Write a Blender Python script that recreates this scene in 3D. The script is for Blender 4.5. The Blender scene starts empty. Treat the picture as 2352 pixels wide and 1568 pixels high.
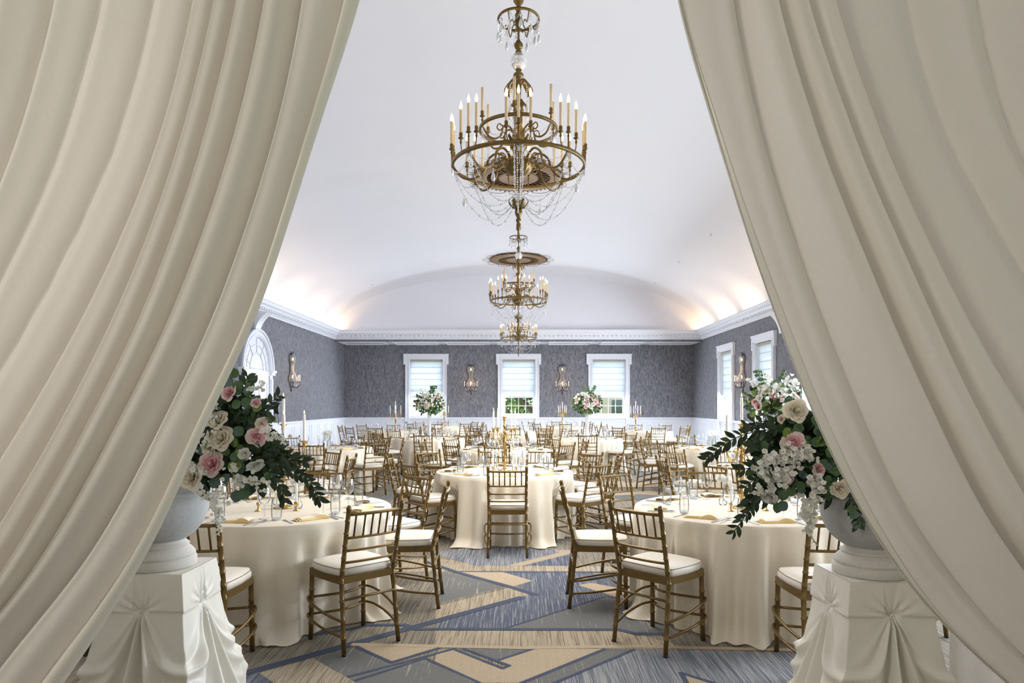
import bpy, math, random
from mathutils import Vector, Matrix, Euler
PI = math.pi
COL = bpy.context.scene.collection
F = 1568.0; CX = 1191.0; CY = 927.0; HC = 1.53

def at(px, py, Y):
    """a point of the room from its measured direction and distance"""
    return Vector(((px - CX) * Y / F, Y, HC - (py - CY) * Y / F))
def onfloor(px, py):
    s = (py - CY) / HC
    return ((px - CX) / s, F / s)

# ------------------------------------------------------------------ materials
MAT = {}
def nodes(name):
    m = bpy.data.materials.new(name); m.use_nodes = True
    nt = m.node_tree; b = nt.nodes['Principled BSDF']
    MAT[name] = m
    return m, nt, b
def pmat(name, col, rough=0.5, metal=0.0, noise=0.0, nscale=20, bump=0.0, bscale=200, stretch=(1, 1, 1), spec=0.5, emis=None, estr=0, sheen=0):
    m, nt, b = nodes(name)
    b.inputs['Roughness'].default_value = rough
    b.inputs['Metallic'].default_value = metal
    b.inputs['Specular IOR Level'].default_value = spec
    b.inputs['Base Color'].default_value = (*col, 1)
    if sheen: b.inputs['Sheen Weight'].default_value = sheen
    if emis:
        b.inputs['Emission Color'].default_value = (*emis, 1); b.inputs['Emission Strength'].default_value = estr
    tc = nt.nodes.new('ShaderNodeTexCoord'); mp = nt.nodes.new('ShaderNodeMapping')
    mp.inputs['Scale'].default_value = stretch
    nt.links.new(tc.outputs['Object'], mp.inputs['Vector'])
    nz = nt.nodes.new('ShaderNodeTexNoise'); nz.inputs['Scale'].default_value = nscale; nz.inputs['Detail'].default_value = 4
    nt.links.new(mp.outputs['Vector'], nz.inputs['Vector'])
    mx = nt.nodes.new('ShaderNodeMix'); mx.data_type = 'RGBA'
    k = max(noise, 0.02)
    mx.inputs[6].default_value = (*[c * (1 - k) for c in col], 1)
    mx.inputs[7].default_value = (*[min(1, c * (1 + k)) for c in col], 1)
    nt.links.new(nz.outputs['Fac'], mx.inputs[0]); nt.links.new(mx.outputs[2], b.inputs['Base Color'])
    if bump:
        n2 = nt.nodes.new('ShaderNodeTexNoise'); n2.inputs['Scale'].default_value = bscale
        nt.links.new(mp.outputs['Vector'], n2.inputs['Vector'])
        bp = nt.nodes.new('ShaderNodeBump'); bp.inputs['Strength'].default_value = bump; bp.inputs['Distance'].default_value = 0.004
        nt.links.new(n2.outputs['Fac'], bp.inputs['Height']); nt.links.new(bp.outputs['Normal'], b.inputs['Normal'])
    return m
def cloth_mat(name, col, trans=0.25, rough=0.6, sheen=0.0, spec=0.3):
    m = pmat(name, col, rough, noise=0.03, nscale=60, spec=spec, sheen=sheen)
    nt = m.node_tree; b = nt.nodes['Principled BSDF']; out = nt.nodes['Material Output']
    tr = nt.nodes.new('ShaderNodeBsdfTranslucent'); tr.inputs['Color'].default_value = (*col, 1)
    ms = nt.nodes.new('ShaderNodeMixShader'); ms.inputs[0].default_value = trans
    nt.links.new(b.outputs[0], ms.inputs[1]); nt.links.new(tr.outputs[0], ms.inputs[2]); nt.links.new(ms.outputs[0], out.inputs[0])
    return m
def glass_mat(name, tint=(1, 1, 1), refl=0.12, dif=0.0, ior=1.35):
    m = bpy.data.materials.new(name); m.use_nodes = True; MAT[name] = m
    nt = m.node_tree; nt.nodes.clear()
    out = nt.nodes.new('ShaderNodeOutputMaterial')
    tr = nt.nodes.new('ShaderNodeBsdfTransparent'); tr.inputs[0].default_value = (*tint, 1)
    gl = nt.nodes.new('ShaderNodeBsdfGlossy'); gl.inputs['Roughness'].default_value = 0.13; gl.inputs[0].default_value = (1, 1, 1, 1)
    fr = nt.nodes.new('ShaderNodeFresnel'); fr.inputs['IOR'].default_value = ior
    ad = nt.nodes.new('ShaderNodeMath'); ad.operation = 'ADD'; ad.inputs[1].default_value = refl; ad.use_clamp = True
    nt.links.new(fr.outputs[0], ad.inputs[0])
    mx = nt.nodes.new('ShaderNodeMixShader')
    nt.links.new(ad.outputs[0], mx.inputs[0]); nt.links.new(tr.outputs[0], mx.inputs[1]); nt.links.new(gl.outputs[0], mx.inputs[2])
    last = mx
    if dif:
        df = nt.nodes.new('ShaderNodeBsdfDiffuse'); df.inputs[0].default_value = (0.9, 0.92, 0.95, 1)
        m2 = nt.nodes.new('ShaderNodeMixShader'); m2.inputs[0].default_value = dif
        nt.links.new(mx.outputs[0], m2.inputs[1]); nt.links.new(df.outputs[0], m2.inputs[2]); last = m2
    nt.links.new(last.outputs[0], out.inputs[0])
    return m
def emit_mat(name, col, s):
    m = bpy.data.materials.new(name); m.use_nodes = True; MAT[name] = m
    nt = m.node_tree; nt.nodes.clear()
    out = nt.nodes.new('ShaderNodeOutputMaterial'); e = nt.nodes.new('ShaderNodeEmission')
    e.inputs[0].default_value = (*col, 1); e.inputs[1].default_value = s
    nt.links.new(e.outputs[0], out.inputs[0]); return m

pmat('trim', (0.84, 0.86, 0.92), 0.45, noise=0.02)
pmat('plaster', (0.86, 0.87, 0.93), 0.9, noise=0.015, nscale=0.6)
pmat('bronze', (0.20, 0.115, 0.03), 0.38, 0.55, noise=0.2, nscale=30)
pmat('chair_gold', (0.175, 0.108, 0.028), 0.33, 0.45, noise=0.22, nscale=25, spec=0.6)
pmat('antique_brass', (0.20, 0.135, 0.045), 0.34, 0.7, noise=0.3, nscale=25)
pmat('bright_gold', (0.50, 0.33, 0.11), 0.22, 0.95, noise=0.1)
pmat('black_iron', (0.012, 0.011, 0.012), 0.45, 0.3)
pmat('medallion_brass', (0.22, 0.125, 0.042), 0.45, 0.5, noise=0.3, nscale=30)
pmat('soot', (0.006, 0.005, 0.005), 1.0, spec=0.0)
pmat('steel', (0.42, 0.43, 0.46), 0.2, 0.95)
pmat('cushion', (0.80, 0.755, 0.66), 0.45, noise=0.04, nscale=50, sheen=0.2)
pmat('piping', (0.30, 0.25, 0.17), 0.6)
cloth_mat('linen', (0.87, 0.795, 0.655), 0.12, 0.6, spec=0.3)
cloth_mat('drape', (0.83, 0.78, 0.70), 0.14, 0.5, sheen=0.2, spec=0.3)
cloth_mat('satin', (0.89, 0.865, 0.77), 0.12, 0.32, spec=0.5)
pmat('napkin', (0.80, 0.60, 0.27), 0.7, noise=0.08, nscale=40)
pmat('napkin_pale', (0.86, 0.78, 0.62), 0.7, noise=0.05, nscale=40)
pmat('candle_wax', (0.92, 0.91, 0.86), 0.4)
pmat('candle_tube', (0.80, 0.66, 0.42), 0.5, emis=(1, 0.7, 0.35), estr=0.05)
glass_mat('amber_crystal', (0.9, 0.8, 0.62), 0.30, 0.35, 1.5)
emit_mat('flame', (1.0, 0.70, 0.30), 2.6)
emit_mat('bulb', (1.0, 0.74, 0.38), 3.6)
glass_mat('glass', (0.97, 0.985, 0.99), 0.07, 0.02, 1.25)
glass_mat('crystal', (0.9, 0.92, 0.95), 0.30, 0.35, 1.5)
glass_mat('pane', (0.95, 0.98, 1.0), 0.02, 0.0, 1.2)
pmat('stone', (0.47, 0.485, 0.475), 0.85, noise=0.16, nscale=60, bump=0.3, bscale=150)
pmat('stone_foot', (0.62, 0.60, 0.55), 0.8, noise=0.1, nscale=80, bump=0.2, bscale=200)
pmat('leaf_dark', (0.024, 0.050, 0.020), 0.42, noise=0.5, nscale=30)
pmat('leaf_round', (0.065, 0.135, 0.05), 0.5, noise=0.35, nscale=25)
pmat('leaf_blue', (0.075, 0.14, 0.115), 0.5, noise=0.3, nscale=25)
pmat('leaf_bright', (0.16, 0.26, 0.05), 0.5, noise=0.3, nscale=25)
pmat('stem_green', (0.22, 0.32, 0.10), 0.6)
cloth_mat('petal_cream', (0.87, 0.81, 0.66), 0.2, 0.6)
cloth_mat('petal_white', (0.89, 0.89, 0.84), 0.2, 0.6)
cloth_mat('petal_pink', (0.84, 0.50, 0.53), 0.2, 0.6)
cloth_mat('petal_blush', (0.86, 0.70, 0.67), 0.2, 0.6)
pmat('flower_eye', (0.55, 0.55, 0.12), 0.7)
cloth_mat('shade_cloth', (0.72, 0.78, 0.84), 0.42, 0.8)
pmat('shade_head', (0.45, 0.43, 0.38), 0.8)
pmat('black_rubber', (0.01, 0.01, 0.012), 0.4)
pmat('grass', (0.5, 0.55, 0.35), 0.9, noise=0.3, nscale=2)
pmat('tree_leaf', (0.42, 0.58, 0.22), 0.7, noise=0.4, nscale=2)
pmat('bark', (0.12, 0.09, 0.07), 0.9, noise=0.3)
pmat('house_wall', (0.9, 0.8, 0.74), 0.9, noise=0.1)
pmat('frost', (0.80, 0.76, 0.80), 0.25, spec=0.8, bump=0.6, bscale=60)

def wallpaper():
    m, nt, b = nodes('wallpaper'); b.inputs['Roughness'].default_value = 0.8; b.inputs['Specular IOR Level'].default_value = 0.25
    g = nt.nodes.new('ShaderNodeNewGeometry'); mp = nt.nodes.new('ShaderNodeMapping'); mp.inputs['Scale'].default_value = (24, 24, 6.5)
    nt.links.new(g.outputs['Position'], mp.inputs['Vector'])
    n1 = nt.nodes.new('ShaderNodeTexNoise'); n1.inputs['Scale'].default_value = 1; n1.inputs['Detail'].default_value = 6; n1.inputs['Roughness'].default_value = 0.75; n1.inputs['Distortion'].default_value = 0.8
    nt.links.new(mp.outputs['Vector'], n1.inputs['Vector'])
    r = nt.nodes.new('ShaderNodeValToRGB'); e = r.color_ramp.elements
    e[0].position = 0.36; e[0].color = (0.098, 0.103, 0.125, 1); e[1].position = 0.66; e[1].color = (0.32, 0.32, 0.345, 1)
    nt.links.new(n1.outputs['Fac'], r.inputs[0]); nt.links.new(r.outputs[0], b.inputs['Base Color'])
wallpaper()
def carpet(name, c1, c2, lo, hi, sx=46.0):
    m, nt, b = nodes(name); b.inputs['Roughness'].default_value = 0.95; b.inputs['Specular IOR Level'].default_value = 0.1
    g = nt.nodes.new('ShaderNodeNewGeometry'); mp = nt.nodes.new('ShaderNodeMapping'); mp.inputs['Scale'].default_value = (sx, 0.8, 1)
    mp.inputs['Rotation'].default_value = (0, 0, 0.02)
    nt.links.new(g.outputs['Position'], mp.inputs['Vector'])
    n1 = nt.nodes.new('ShaderNodeTexNoise'); n1.inputs['Scale'].default_value = 2.2; n1.inputs['Detail'].default_value = 3; n1.inputs['Roughness'].default_value = 0.7
    nt.links.new(mp.outputs['Vector'], n1.inputs['Vector'])
    r = nt.nodes.new('ShaderNodeValToRGB'); e = r.color_ramp.elements
    e[0].position = lo; e[0].color = (*c1, 1); e[1].position = hi; e[1].color = (*c2, 1)
    nt.links.new(n1.outputs['Fac'], r.inputs[0])
    n2 = nt.nodes.new('ShaderNodeTexNoise'); n2.inputs['Scale'].default_value = 160; n2.inputs['Detail'].default_value = 1
    nt.links.new(g.outputs['Position'], n2.inputs['Vector'])
    mx = nt.nodes.new('ShaderNodeMix'); mx.data_type = 'RGBA'; mx.blend_type = 'MULTIPLY'; mx.inputs[0].default_value = 0.45
    r2 = nt.nodes.new('ShaderNodeValToRGB'); r2.color_ramp.elements[0].position = .3; r2.color_ramp.elements[1].position = .65
    r2.color_ramp.elements[0].color = (.45, .45, .45, 1)
    nt.links.new(n2.outputs['Fac'], r2.inputs[0])
    nt.links.new(r.outputs[0], mx.inputs[6]); nt.links.new(r2.outputs[0], mx.inputs[7]); nt.links.new(mx.outputs[2], b.inputs['Base Color'])
TAN = (0.40, 0.33, 0.24); GRY = (0.20, 0.20, 0.19); NAV = (0.085, 0.11, 0.18); BLG = (0.16, 0.18, 0.22)
carpet('c_taupe', (0.17, 0.16, 0.14), (0.36, 0.32, 0.25), .42, .56)
carpet('c_tan', (0.50, 0.41, 0.29), (0.55, 0.45, 0.33), .3, .7)
carpet('c_tanhatch', (0.28, 0.24, 0.18), (0.52, 0.44, 0.33), .42, .53)
carpet('c_navy', (0.115, 0.135, 0.19), (0.36, 0.36, 0.36), .50, .62)
carpet('c_blue', (0.085, 0.105, 0.155), (0.10, 0.12, 0.17), .3, .7)
carpet('c_grey', (0.20, 0.205, 0.20), (0.42, 0.40, 0.35), .60, .66, 26)
carpet('c_bluehatch', (0.15, 0.175, 0.22), (0.42, 0.42, 0.42), .42, .60)

# ------------------------------------------------------------------ mesh builder
class MB:
    def __init__(s): s.v = []; s.f = []; s.mi = []; s.sm = []
    def add(s, vs, fs, mi=0, sm=True):
        o = len(s.v); s.v.extend(vs)
        for f in fs: s.f.append(tuple(i + o for i in f)); s.mi.append(mi); s.sm.append(sm)
    def box(s, a, b, mi=0):
        x0, y0, z0 = a; x1, y1, z1 = b
        vs = [(x0,y0,z0),(x1,y0,z0),(x1,y1,z0),(x0,y1,z0),(x0,y0,z1),(x1,y0,z1),(x1,y1,z1),(x0,y1,z1)]
        s.add(vs, [(0,3,2,1),(4,5,6,7),(0,1,5,4),(1,2,6,5),(2,3,7,6),(3,0,4,7)], mi, False)
    def tube(s, pts, r, seg=8, mi=0, closed=False, cap=True, flat=1.0):
        pts = [Vector(p) for p in pts]; n = len(pts)
        rs = r if isinstance(r, (list, tuple)) else [r] * n
        vs = []; up = None
        for i, p in enumerate(pts):
            if closed: t = pts[(i + 1) % n] - pts[i - 1]
            else: t = pts[min(i + 1, n - 1)] - pts[max(i - 1, 0)]
            if t.length < 1e-9: t = Vector((0, 0, 1))
            t.normalize()
            if up is None:
                up = Vector((0, 0, 1)) if abs(t.z) < 0.9 else Vector((1, 0, 0))
            a = t.cross(up)
            if a.length < 1e-6: a = t.cross(Vector((0, 1, 0)))
            a.normalize(); b = a.cross(t).normalized(); up = b
            for k in range(seg):
                an = 2 * PI * k / seg
                vs.append(p + a * (rs[i] * math.cos(an)) + b * (rs[i] * flat * math.sin(an)))
        fs = []
        m = n if closed else n - 1
        for i in range(m):
            j = (i + 1) % n
            for k in range(seg):
                k2 = (k + 1) % seg
                fs.append((i * seg + k, i * seg + k2, j * seg + k2, j * seg + k))
        if cap and not closed:
            fs.append(tuple(range(seg - 1, -1, -1))); fs.append(tuple((n - 1) * seg + k for k in range(seg)))
        s.add([tuple(v) for v in vs], fs, mi)
    def lathe(s, prof, seg=16, c=(0, 0, 0), mi=0, flute=0, fn=0):
        vs = []
        for i, (r, z) in enumerate(prof):
            for k in range(seg):
                an = 2 * PI * k / seg
                rr = r * (1 + flute * math.cos(fn * an)) if flute else r
                vs.append((c[0] + rr * math.cos(an), c[1] + rr * math.sin(an), c[2] + z))
        fs = []
        for i in range(len(prof) - 1):
            for k in range(seg):
                k2 = (k + 1) % seg
                fs.append((i * seg + k, i * seg + k2, (i + 1) * seg + k2, (i + 1) * seg + k))
        s.add(vs, fs, mi)
    def grid(s, fn, nu, nv, mi=0, wrap=False, sm=True):
        vs = [tuple(fn(i / nu, j / nv)) for j in range(nv + 1) for i in range(nu + (0 if wrap else 1))]
        w = nu if wrap else nu + 1
        fs = []
        for j in range(nv):
            for i in range(nu):
                i2 = (i + 1) % w
                fs.append((j * w + i, j * w + i2, (j + 1) * w + i2, (j + 1) * w + i))
        s.add(vs, fs, mi, sm)
    def bead(s, c, r, h=None, mi=0, seg=4):
        h = h or r
        vs = [(c[0], c[1], c[2] + h)] + [(c[0] + r * math.cos(2*PI*k/seg), c[1] + r * math.sin(2*PI*k/seg), c[2]) for k in range(seg)] + [(c[0], c[1], c[2] - h)]
        fs = []
        for k in range(seg):
            a = 1 + k; b = 1 + (k + 1) % seg
            fs.append((0, a, b)); fs.append((seg + 1, b, a))
        s.add(vs, fs, mi, False)
    def leaf(s, base, d, n, L, W, mi=0, round_=False, fold=0.15):
        d = Vector(d).normalized(); n = Vector(n); sd = d.cross(n)
        if sd.length < 1e-5: sd = d.cross(Vector((0.3, 1, 0.2)))
        sd.normalize(); n = sd.cross(d).normalized(); base = Vector(base)
        prof = [(0, 0.12), (0.12, 0.62), (0.35, 1.0), (0.6, 1.0), (0.85, 0.66), (1, 0.1)] if round_ else [(0, 0.06), (0.25, 0.75), (0.5, 1.0), (0.75, 0.72), (1, 0.02)]
        vs = []
        for t, w in prof:
            c = base + d * (L * t) - n * (L * 0.18 * t * t)
            for q in (-1, 0, 1):
                vs.append(tuple(c + sd * (q * w * W / 2) + n * (abs(q) * w * W * fold)))
        fs = []
        for i in range(len(prof) - 1):
            for k in range(2):
                fs.append((i*3+k, i*3+k+1, i*3+k+4, i*3+k+3))
        s.add(vs, fs, mi)
    def build(s, name, mats, parent=None, loc=None):
        me = bpy.data.meshes.new(name)
        me.from_pydata([tuple(v) for v in s.v], [], s.f)
        if isinstance(mats, str): mats = [mats]
        for m in mats: me.materials.append(MAT[m])
        me.polygons.foreach_set('material_index', s.mi)
        me.polygons.foreach_set('use_smooth', s.sm)
        me.update()
        o = bpy.data.objects.new(name, me); COL.objects.link(o)
        if parent: o.parent = parent
        if loc: o.location = loc
        return o
def tag(o, label=None, cat=None, group=None, kind=None):
    if label: o['label'] = label
    if cat: o['category'] = cat
    if group: o['group'] = group
    if kind: o['kind'] = kind
    return o
def thing(name, label, cat, loc=(0, 0, 0), rz=0, group=None):
    o = bpy.data.objects.new(name, None); COL.objects.link(o); o.empty_display_size = 0.1
    o.location = loc; o.rotation_euler = (0, 0, rz)
    return tag(o, label, cat, group)
def dup(root, loc=None, rz=None, label=None, group=None):
    r = root.copy(); COL.objects.link(r)
    if loc is not None: r.location = loc
    if rz is not None: r.rotation_euler = (0, 0, rz)
    if label: r['label'] = label
    if group: r['group'] = group
    for ch in root.children:
        c = ch.copy(); COL.objects.link(c); c.parent = r
        for g in ch.children:
            d = g.copy(); COL.objects.link(d); d.parent = c
    return r
def struct(name, mb, mats, parent=None):
    o = mb.build(name, mats, parent)
    if parent is None: o['kind'] = 'structure'
    return o
def lerp(a, b, t): return a + (b - a) * t
def catmull(P, t):
    n = len(P) - 1; x = min(max(t, 0), 1) * n; i = min(int(x), n - 1); f = x - i
    p0 = P[max(i - 1, 0)]; p1 = P[i]; p2 = P[i + 1]; p3 = P[min(i + 2, n)]
    return [0.5 * ((2*b) + (-a + c) * f + (2*a - 5*b + 4*c - d) * f*f + (-a + 3*b - 3*c + d) * f**3) for a, b, c, d in zip(p0, p1, p2, p3)]
def curve(P, n): return [Vector(catmull(P, i / n)) for i in range(n + 1)]

# ------------------------------------------------------------------ camera
cam = bpy.data.cameras.new('camera'); co = bpy.data.objects.new('camera', cam); COL.objects.link(co)
cam.sensor_width = 36; cam.lens = F / 2352 * 36; cam.clip_start = 0.05; cam.clip_end = 300
cam.shift_x = -(CX - 1176) / 2352; cam.shift_y = (CY - 784) / 2352
co.location = (0, 0, HC); co.rotation_euler = (PI / 2, 0, 0)
bpy.context.scene.camera = co

# ------------------------------------------------------------------ room
HW = 6.8; YB = 26.6; YF = 25.2; Y0 = 1.0
ZC0 = 3.90; ZC1 = 4.24; VA = 6.82; VZ = 4.12; VB = 2.18
def floor():
    mb = MB(); order = ['c_taupe', 'c_tan', 'c_tanhatch', 'c_navy', 'c_blue', 'c_grey', 'c_bluehatch']
    ix = {n: i for i, n in enumerate(order)}
    mb.add([(-HW-.3, -4, 0), (HW+.3, -4, 0), (HW+.3, YB+.2, 0), (-HW-.3, YB+.2, 0)], [(0, 1, 2, 3)], ix['c_taupe'], False)
    def poly(pts, m, z):
        a = sum(pts[i][0] * pts[(i+1) % len(pts)][1] - pts[(i+1) % len(pts)][0] * pts[i][1] for i in range(len(pts)))
        if a < 0: pts = pts[::-1]
        mb.add([(x, y, z) for x, y in pts], [tuple(range(len(pts)))], ix[m], False)
    A = lambda P: [onfloor(500 + a / 3.36, 1240 + b / 3.36) for a, b in P]
    B = lambda P: [onfloor(1000 + a / 2.8, 1240 + b / 2.8) for a, b in P]
    lc = [0]
    def line(P, w, m, z):
        for i in range(len(P) - 1):
            p = Vector(P[i]); q = Vector(P[i+1]); d = (q - p).normalized(); n = Vector((-d.y, d.x)) * w / 2; e = d * w * 0.3
            poly([tuple(p - n - e), tuple(q - n + e), tuple(q + n + e), tuple(p + n - e)], m, z + i * .00013 + lc[0] % 9 * .000017); lc[0] += 1
    z = 0.0006
    poly(B([(0,575),(1180,575),(1290,602),(2352,640),(2352,710),(0,690)]), 'c_tanhatch', z)
    poly(B([(1300,600),(2352,620),(2352,700),(1600,690)]), 'c_taupe', z*2)
    poly(B([(430,205),(1200,205),(1200,380),(1085,365),(450,568),(0,572),(0,520),(600,350)]), 'c_navy', z)
    poly(B([(0,520),(600,350),(490,302),(0,430)]), 'c_tanhatch', z)
    poly(B([(0,215),(110,215),(440,300),(0,410)]), 'c_grey', z)
    poly(B([(110,203),(430,205),(625,262),(490,302)]), 'c_tan', z*2)
    poly(B([(920,290),(1000,275),(1300,330),(1300,400),(1180,372)]), 'c_tan', z*2)
    poly(B([(450,568),(1090,365),(1180,372),(1560,560),(1500,605),(1290,600),(1180,572)]), 'c_grey', z)
    poly(B([(-420,135),(0,120),(120,130),(260,165),(1200,170),(1900,175),(1900,203),(150,200),(-300,205)]), 'c_tanhatch', z*1.5)
    poly(B([(460,165),(560,165),(880,85),(910,65),(760,65),(800,80)]), 'c_tan', z*2)
    poly(B([(570,164),(880,90),(900,164)]), 'c_navy', z)
    poly(B([(0,80),(300,35),(900,65),(900,165),(260,163),(120,128)]), 'c_bluehatch', z*.5)
    poly(B([(1090,700),(2900,735),(2900,1100),(200,1100),(560,918)]), 'c_bluehatch', z)
    poly(B([(1090,700),(1280,705),(770,918),(450,1050),(230,1050),(560,918)]), 'c_grey', z*2)
    poly(B([(0,735),(120,705),(360,800),(420,828),(480,805),(400,775),(630,698),(1090,700),(560,918),(230,1050),(250,918),(0,800)][:9]+[(250,918),(0,800)]), 'c_tan', z*2)
    poly(B([(1580,855),(1780,918),(1900,1000),(1680,1000)]), 'c_tan', z*2)
    line(B([(1900,1000),(1780,918),(1580,855),(1660,1000)]), .03, 'c_blue', z*3)
    poly(B([(120,700),(630,698),(400,775)]), 'c_grey', z)
    poly(A([(740,910),(1070,825),(1340,945),(1000,1055),(1070,1102)]), 'c_grey', z)
    poly(A([(1000,1055),(1340,945),(1620,915),(2100,1102),(2000,1300),(900,1300),(1070,1102)]), 'c_grey', z*.8)
    poly(A([(1080,812),(1740,830),(1345,945)]), 'c_tan', z*2)
    poly(A([(320,1025),(740,915),(1070,1102),(1000,1250),(430,1102)]), 'c_tanhatch', z*2)
    poly(A([(-600,1240),(320,1025),(430,1102),(500,1300),(-500,1400)]), 'c_navy', z)
    line(A([(-900,1300),(140,1048),(1480,682),(2340,445)]), .075, 'c_blue', z*3)
    line(A([(700,740),(1040,684),(1150,658),(1440,655),(1530,688)]) + B([(450,575),(1180,577),(1290,604),(1460,606)]), .05, 'c_blue', z*3.2)
    line(A([(1050,806),(2352,832)]) + B([(1300,685),(2900,722)]), .05, 'c_tan', z*3.4)
    line(B([(-60,140),(130,205),(490,304),(640,352)]), .06, 'c_blue', z*3)
    line(B([(130,203),(1200,207)]), .03, 'c_blue', z*3)
    line(B([(1090,702),(560,918),(330,1010)]), .03, 'c_blue', z*3)
    line(B([(1280,705),(770,918),(500,1030)]), .025, 'c_blue', z*3)
    line(A([(1070,825),(1340,945),(1720,830)]), .028, 'c_blue', z*3)
    line(A([(1010,1055),(1820,842),(2200,992),(2250,970),(1900,840)]), .025, 'c_blue', z*3)
    line(A([(1060,1085),(1600,912),(2100,1140)]), .025, 'c_blue', z*3)
    line(B([(400,775),(630,700)]), .025, 'c_blue', z*3)
    line(B([(450,568),(1090,366)]), .02, 'c_blue', z*3)
    rnd = random.Random(5)
    ms = ['c_tan', 'c_tanhatch', 'c_navy', 'c_grey', 'c_bluehatch', 'c_grey', 'c_tan']
    for i in range(150):
        cx = rnd.uniform(-6.2, 6.2); cy = rnd.uniform(2.0, 25.5)
        if cy < 7.9 and -2.9 < cx < 3.2 : continue
        an = rnd.choice([0.45, -0.5, 0.15, 0.9]) + rnd.uniform(-.1, .1)
        L = rnd.uniform(.5, 1.4); W = rnd.uniform(.12, .5)
        c, s_ = math.cos(an), math.sin(an)
        pts = [(-L, -W), (L * rnd.uniform(.4, 1), -W), (L, W), (-L * rnd.uniform(.3, 1), W)]
        pts = [(max(-6.79, min(6.79, cx + c*x - s_*y)), min(26.5, cy + s_*x + c*y)) for x, y in pts]
        if min(p[1] for p in pts) < 7.6 and any(-2.7 < p[0] < 3.0 for p in pts): continue
        poly(pts, rnd.choice(ms), 0.0005 + 0.0002 * (i % 10))
        if rnd.random() < .5: line([pts[0], pts[1], pts[2]], .05, 'c_blue', 0.0028)
    struct('floor', mb, order)
floor()

def wall_x(name, x, sgn, openings, y0, y1, z1):
    """side wall: plane x, thickness outward (sgn), openings = list of (ya, yb, za, zb)"""
    mb = MB(); a, b = (x, x + sgn * .35) if sgn > 0 else (x - .35, x)
    ops = sorted(openings); cur = y0
    for ya, yb, za, zb in ops:
        mb.box((a, cur, 0), (b, ya, z1)); mb.box((a, ya, 0), (b, yb, za)); mb.box((a, ya, zb), (b, yb, z1)); cur = yb
    mb.box((a, cur, 0), (b, y1, z1))
    return struct(name, mb, 'wallpaper')
WZ0, WZ1 = 1.05, 3.25; WW = 0.662
RW = [22.3, 18.85, 15.4, 11.9, 8.4, 4.9]
BWX = [-3.6, 0.0, 3.52]
ARC = 17.67; ARR = 1.07; SPR = 2.4
wall_x('wall_right', HW, 1, [(y - WW, y + WW, WZ0, WZ1) for y in RW], Y0, YB, 4.12)
wall_x('wall_left', -HW, -1, [], Y0, YB, 4.12)
def wall_back():
    mb = MB(); cur = -HW - .35
    for x in BWX:
        mb.box((cur, YB, 0), (x - WW, YB + .35, 4.2)); mb.box((x - WW, YB, 0), (x + WW, YB + .35, WZ0)); mb.box((x - WW, YB, WZ1), (x + WW, YB + .35, 4.2)); cur = x + WW
    mb.box((cur, YB, 0), (HW + .35, YB + .35, 4.2))
    struct('wall_back', mb, 'wallpaper')
    h = MB(); h.box((-HW, YF, 3.83), (HW, YF + .12, 4.2))
    struct('wall_header', h, 'wallpaper')
wall_back()
def lunette():
    mb = MB(); n = 48
    pts = [(-VA * math.cos(PI * i / n), VZ + VB * math.sin(PI * i / n)) for i in range(n + 1)]
    vs = []; 
    for x, zz in pts: vs += [(x, YF - .02, 4.1), (x, YF - .02, zz)]
    mb.add(vs, [(2*i, 2*i+2, 2*i+3, 2*i+1) for i in range(n)], 0, False)
    struct('wall_lunette', mb, 'plaster')
    v = MB()
    v.grid(lambda u, t: (-VA * math.cos(PI * u), lerp(Y0, YF + .1, t), VZ + VB * math.sin(PI * u)), 64, 30)
    struct('ceiling', v, 'plaster')
    s = MB(); s.box((-HW, YF + .121, 3.831), (HW, YB, 3.87))
    # coffers of the low ceiling over the back bay
    for k in range(7):
        x = -5.85 + k * 1.95
        for (a, b) in (((x - .82, YF + .2, 3.80), (x + .82, YF + .26, 3.83)), ((x - .82, YB - .24, 3.80), (x + .82, YB - .18, 3.83)), ((x - .82, YF + .26, 3.80), (x - .76, YB - .24, 3.83)), ((x + .76, YF + .26, 3.80), (x + .82, YB - .24, 3.83))):
            s.box(a, b)
    struct('ceiling_bay', s, 'trim')
lunette()

def cornice():
    prof = [(0, 3.90), (.05, 3.90), (.055, 3.94), (.08, 3.95), (.10, 3.975), (.10, 4.035), (.17, 4.05), (.18, 4.085), (.20, 4.09), (.225, 4.13), (.26, 4.17), (.27, 4.20), (.285, 4.205), (.285, 4.24), (.262, 4.24), (.262, 4.11), (0.02, 4.10)]
    def side(sg, name):
        mb = MB()
        vs = []
        for o, z in prof: vs += [(sg * (HW - o), Y0, z), (sg * (HW - o), YF - o, z)]
        mb.add(vs, [(2*i, 2*i+1, 2*i+3, 2*i+2) for i in range(len(prof) - 1)], 0, False)
        y = Y0 + .05
        while y < YF - .3:
            mb.box((min(sg*(HW-.165), sg*(HW-.09)), y, 3.985), (max(sg*(HW-.165), sg*(HW-.09)), y + .085, 4.045)); y += .165
        struct(name, mb, 'trim')
    side(-1, 'trim_1'); side(1, 'trim_2')
    mb = MB(); vs = []
    for o, z in prof: vs += [(-(HW - o), YF - o, z), (HW - o, YF - o, z)]
    mb.add(vs, [(2*i, 2*i+1, 2*i+3, 2*i+2) for i in range(len(prof) - 1)], 0, False)
    x = -6.6
    while x < 6.6:
        mb.box((x, YF - .165, 3.985), (x + .085, YF - .09, 4.045)); x += .165
    x = -6.7
    while x < 6.7:
        mb.box((x, YF - .075, 3.945), (x + .02, YF - .055, 3.975)); x += .04
    struct('trim_3', mb, 'trim')
cornice()

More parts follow.
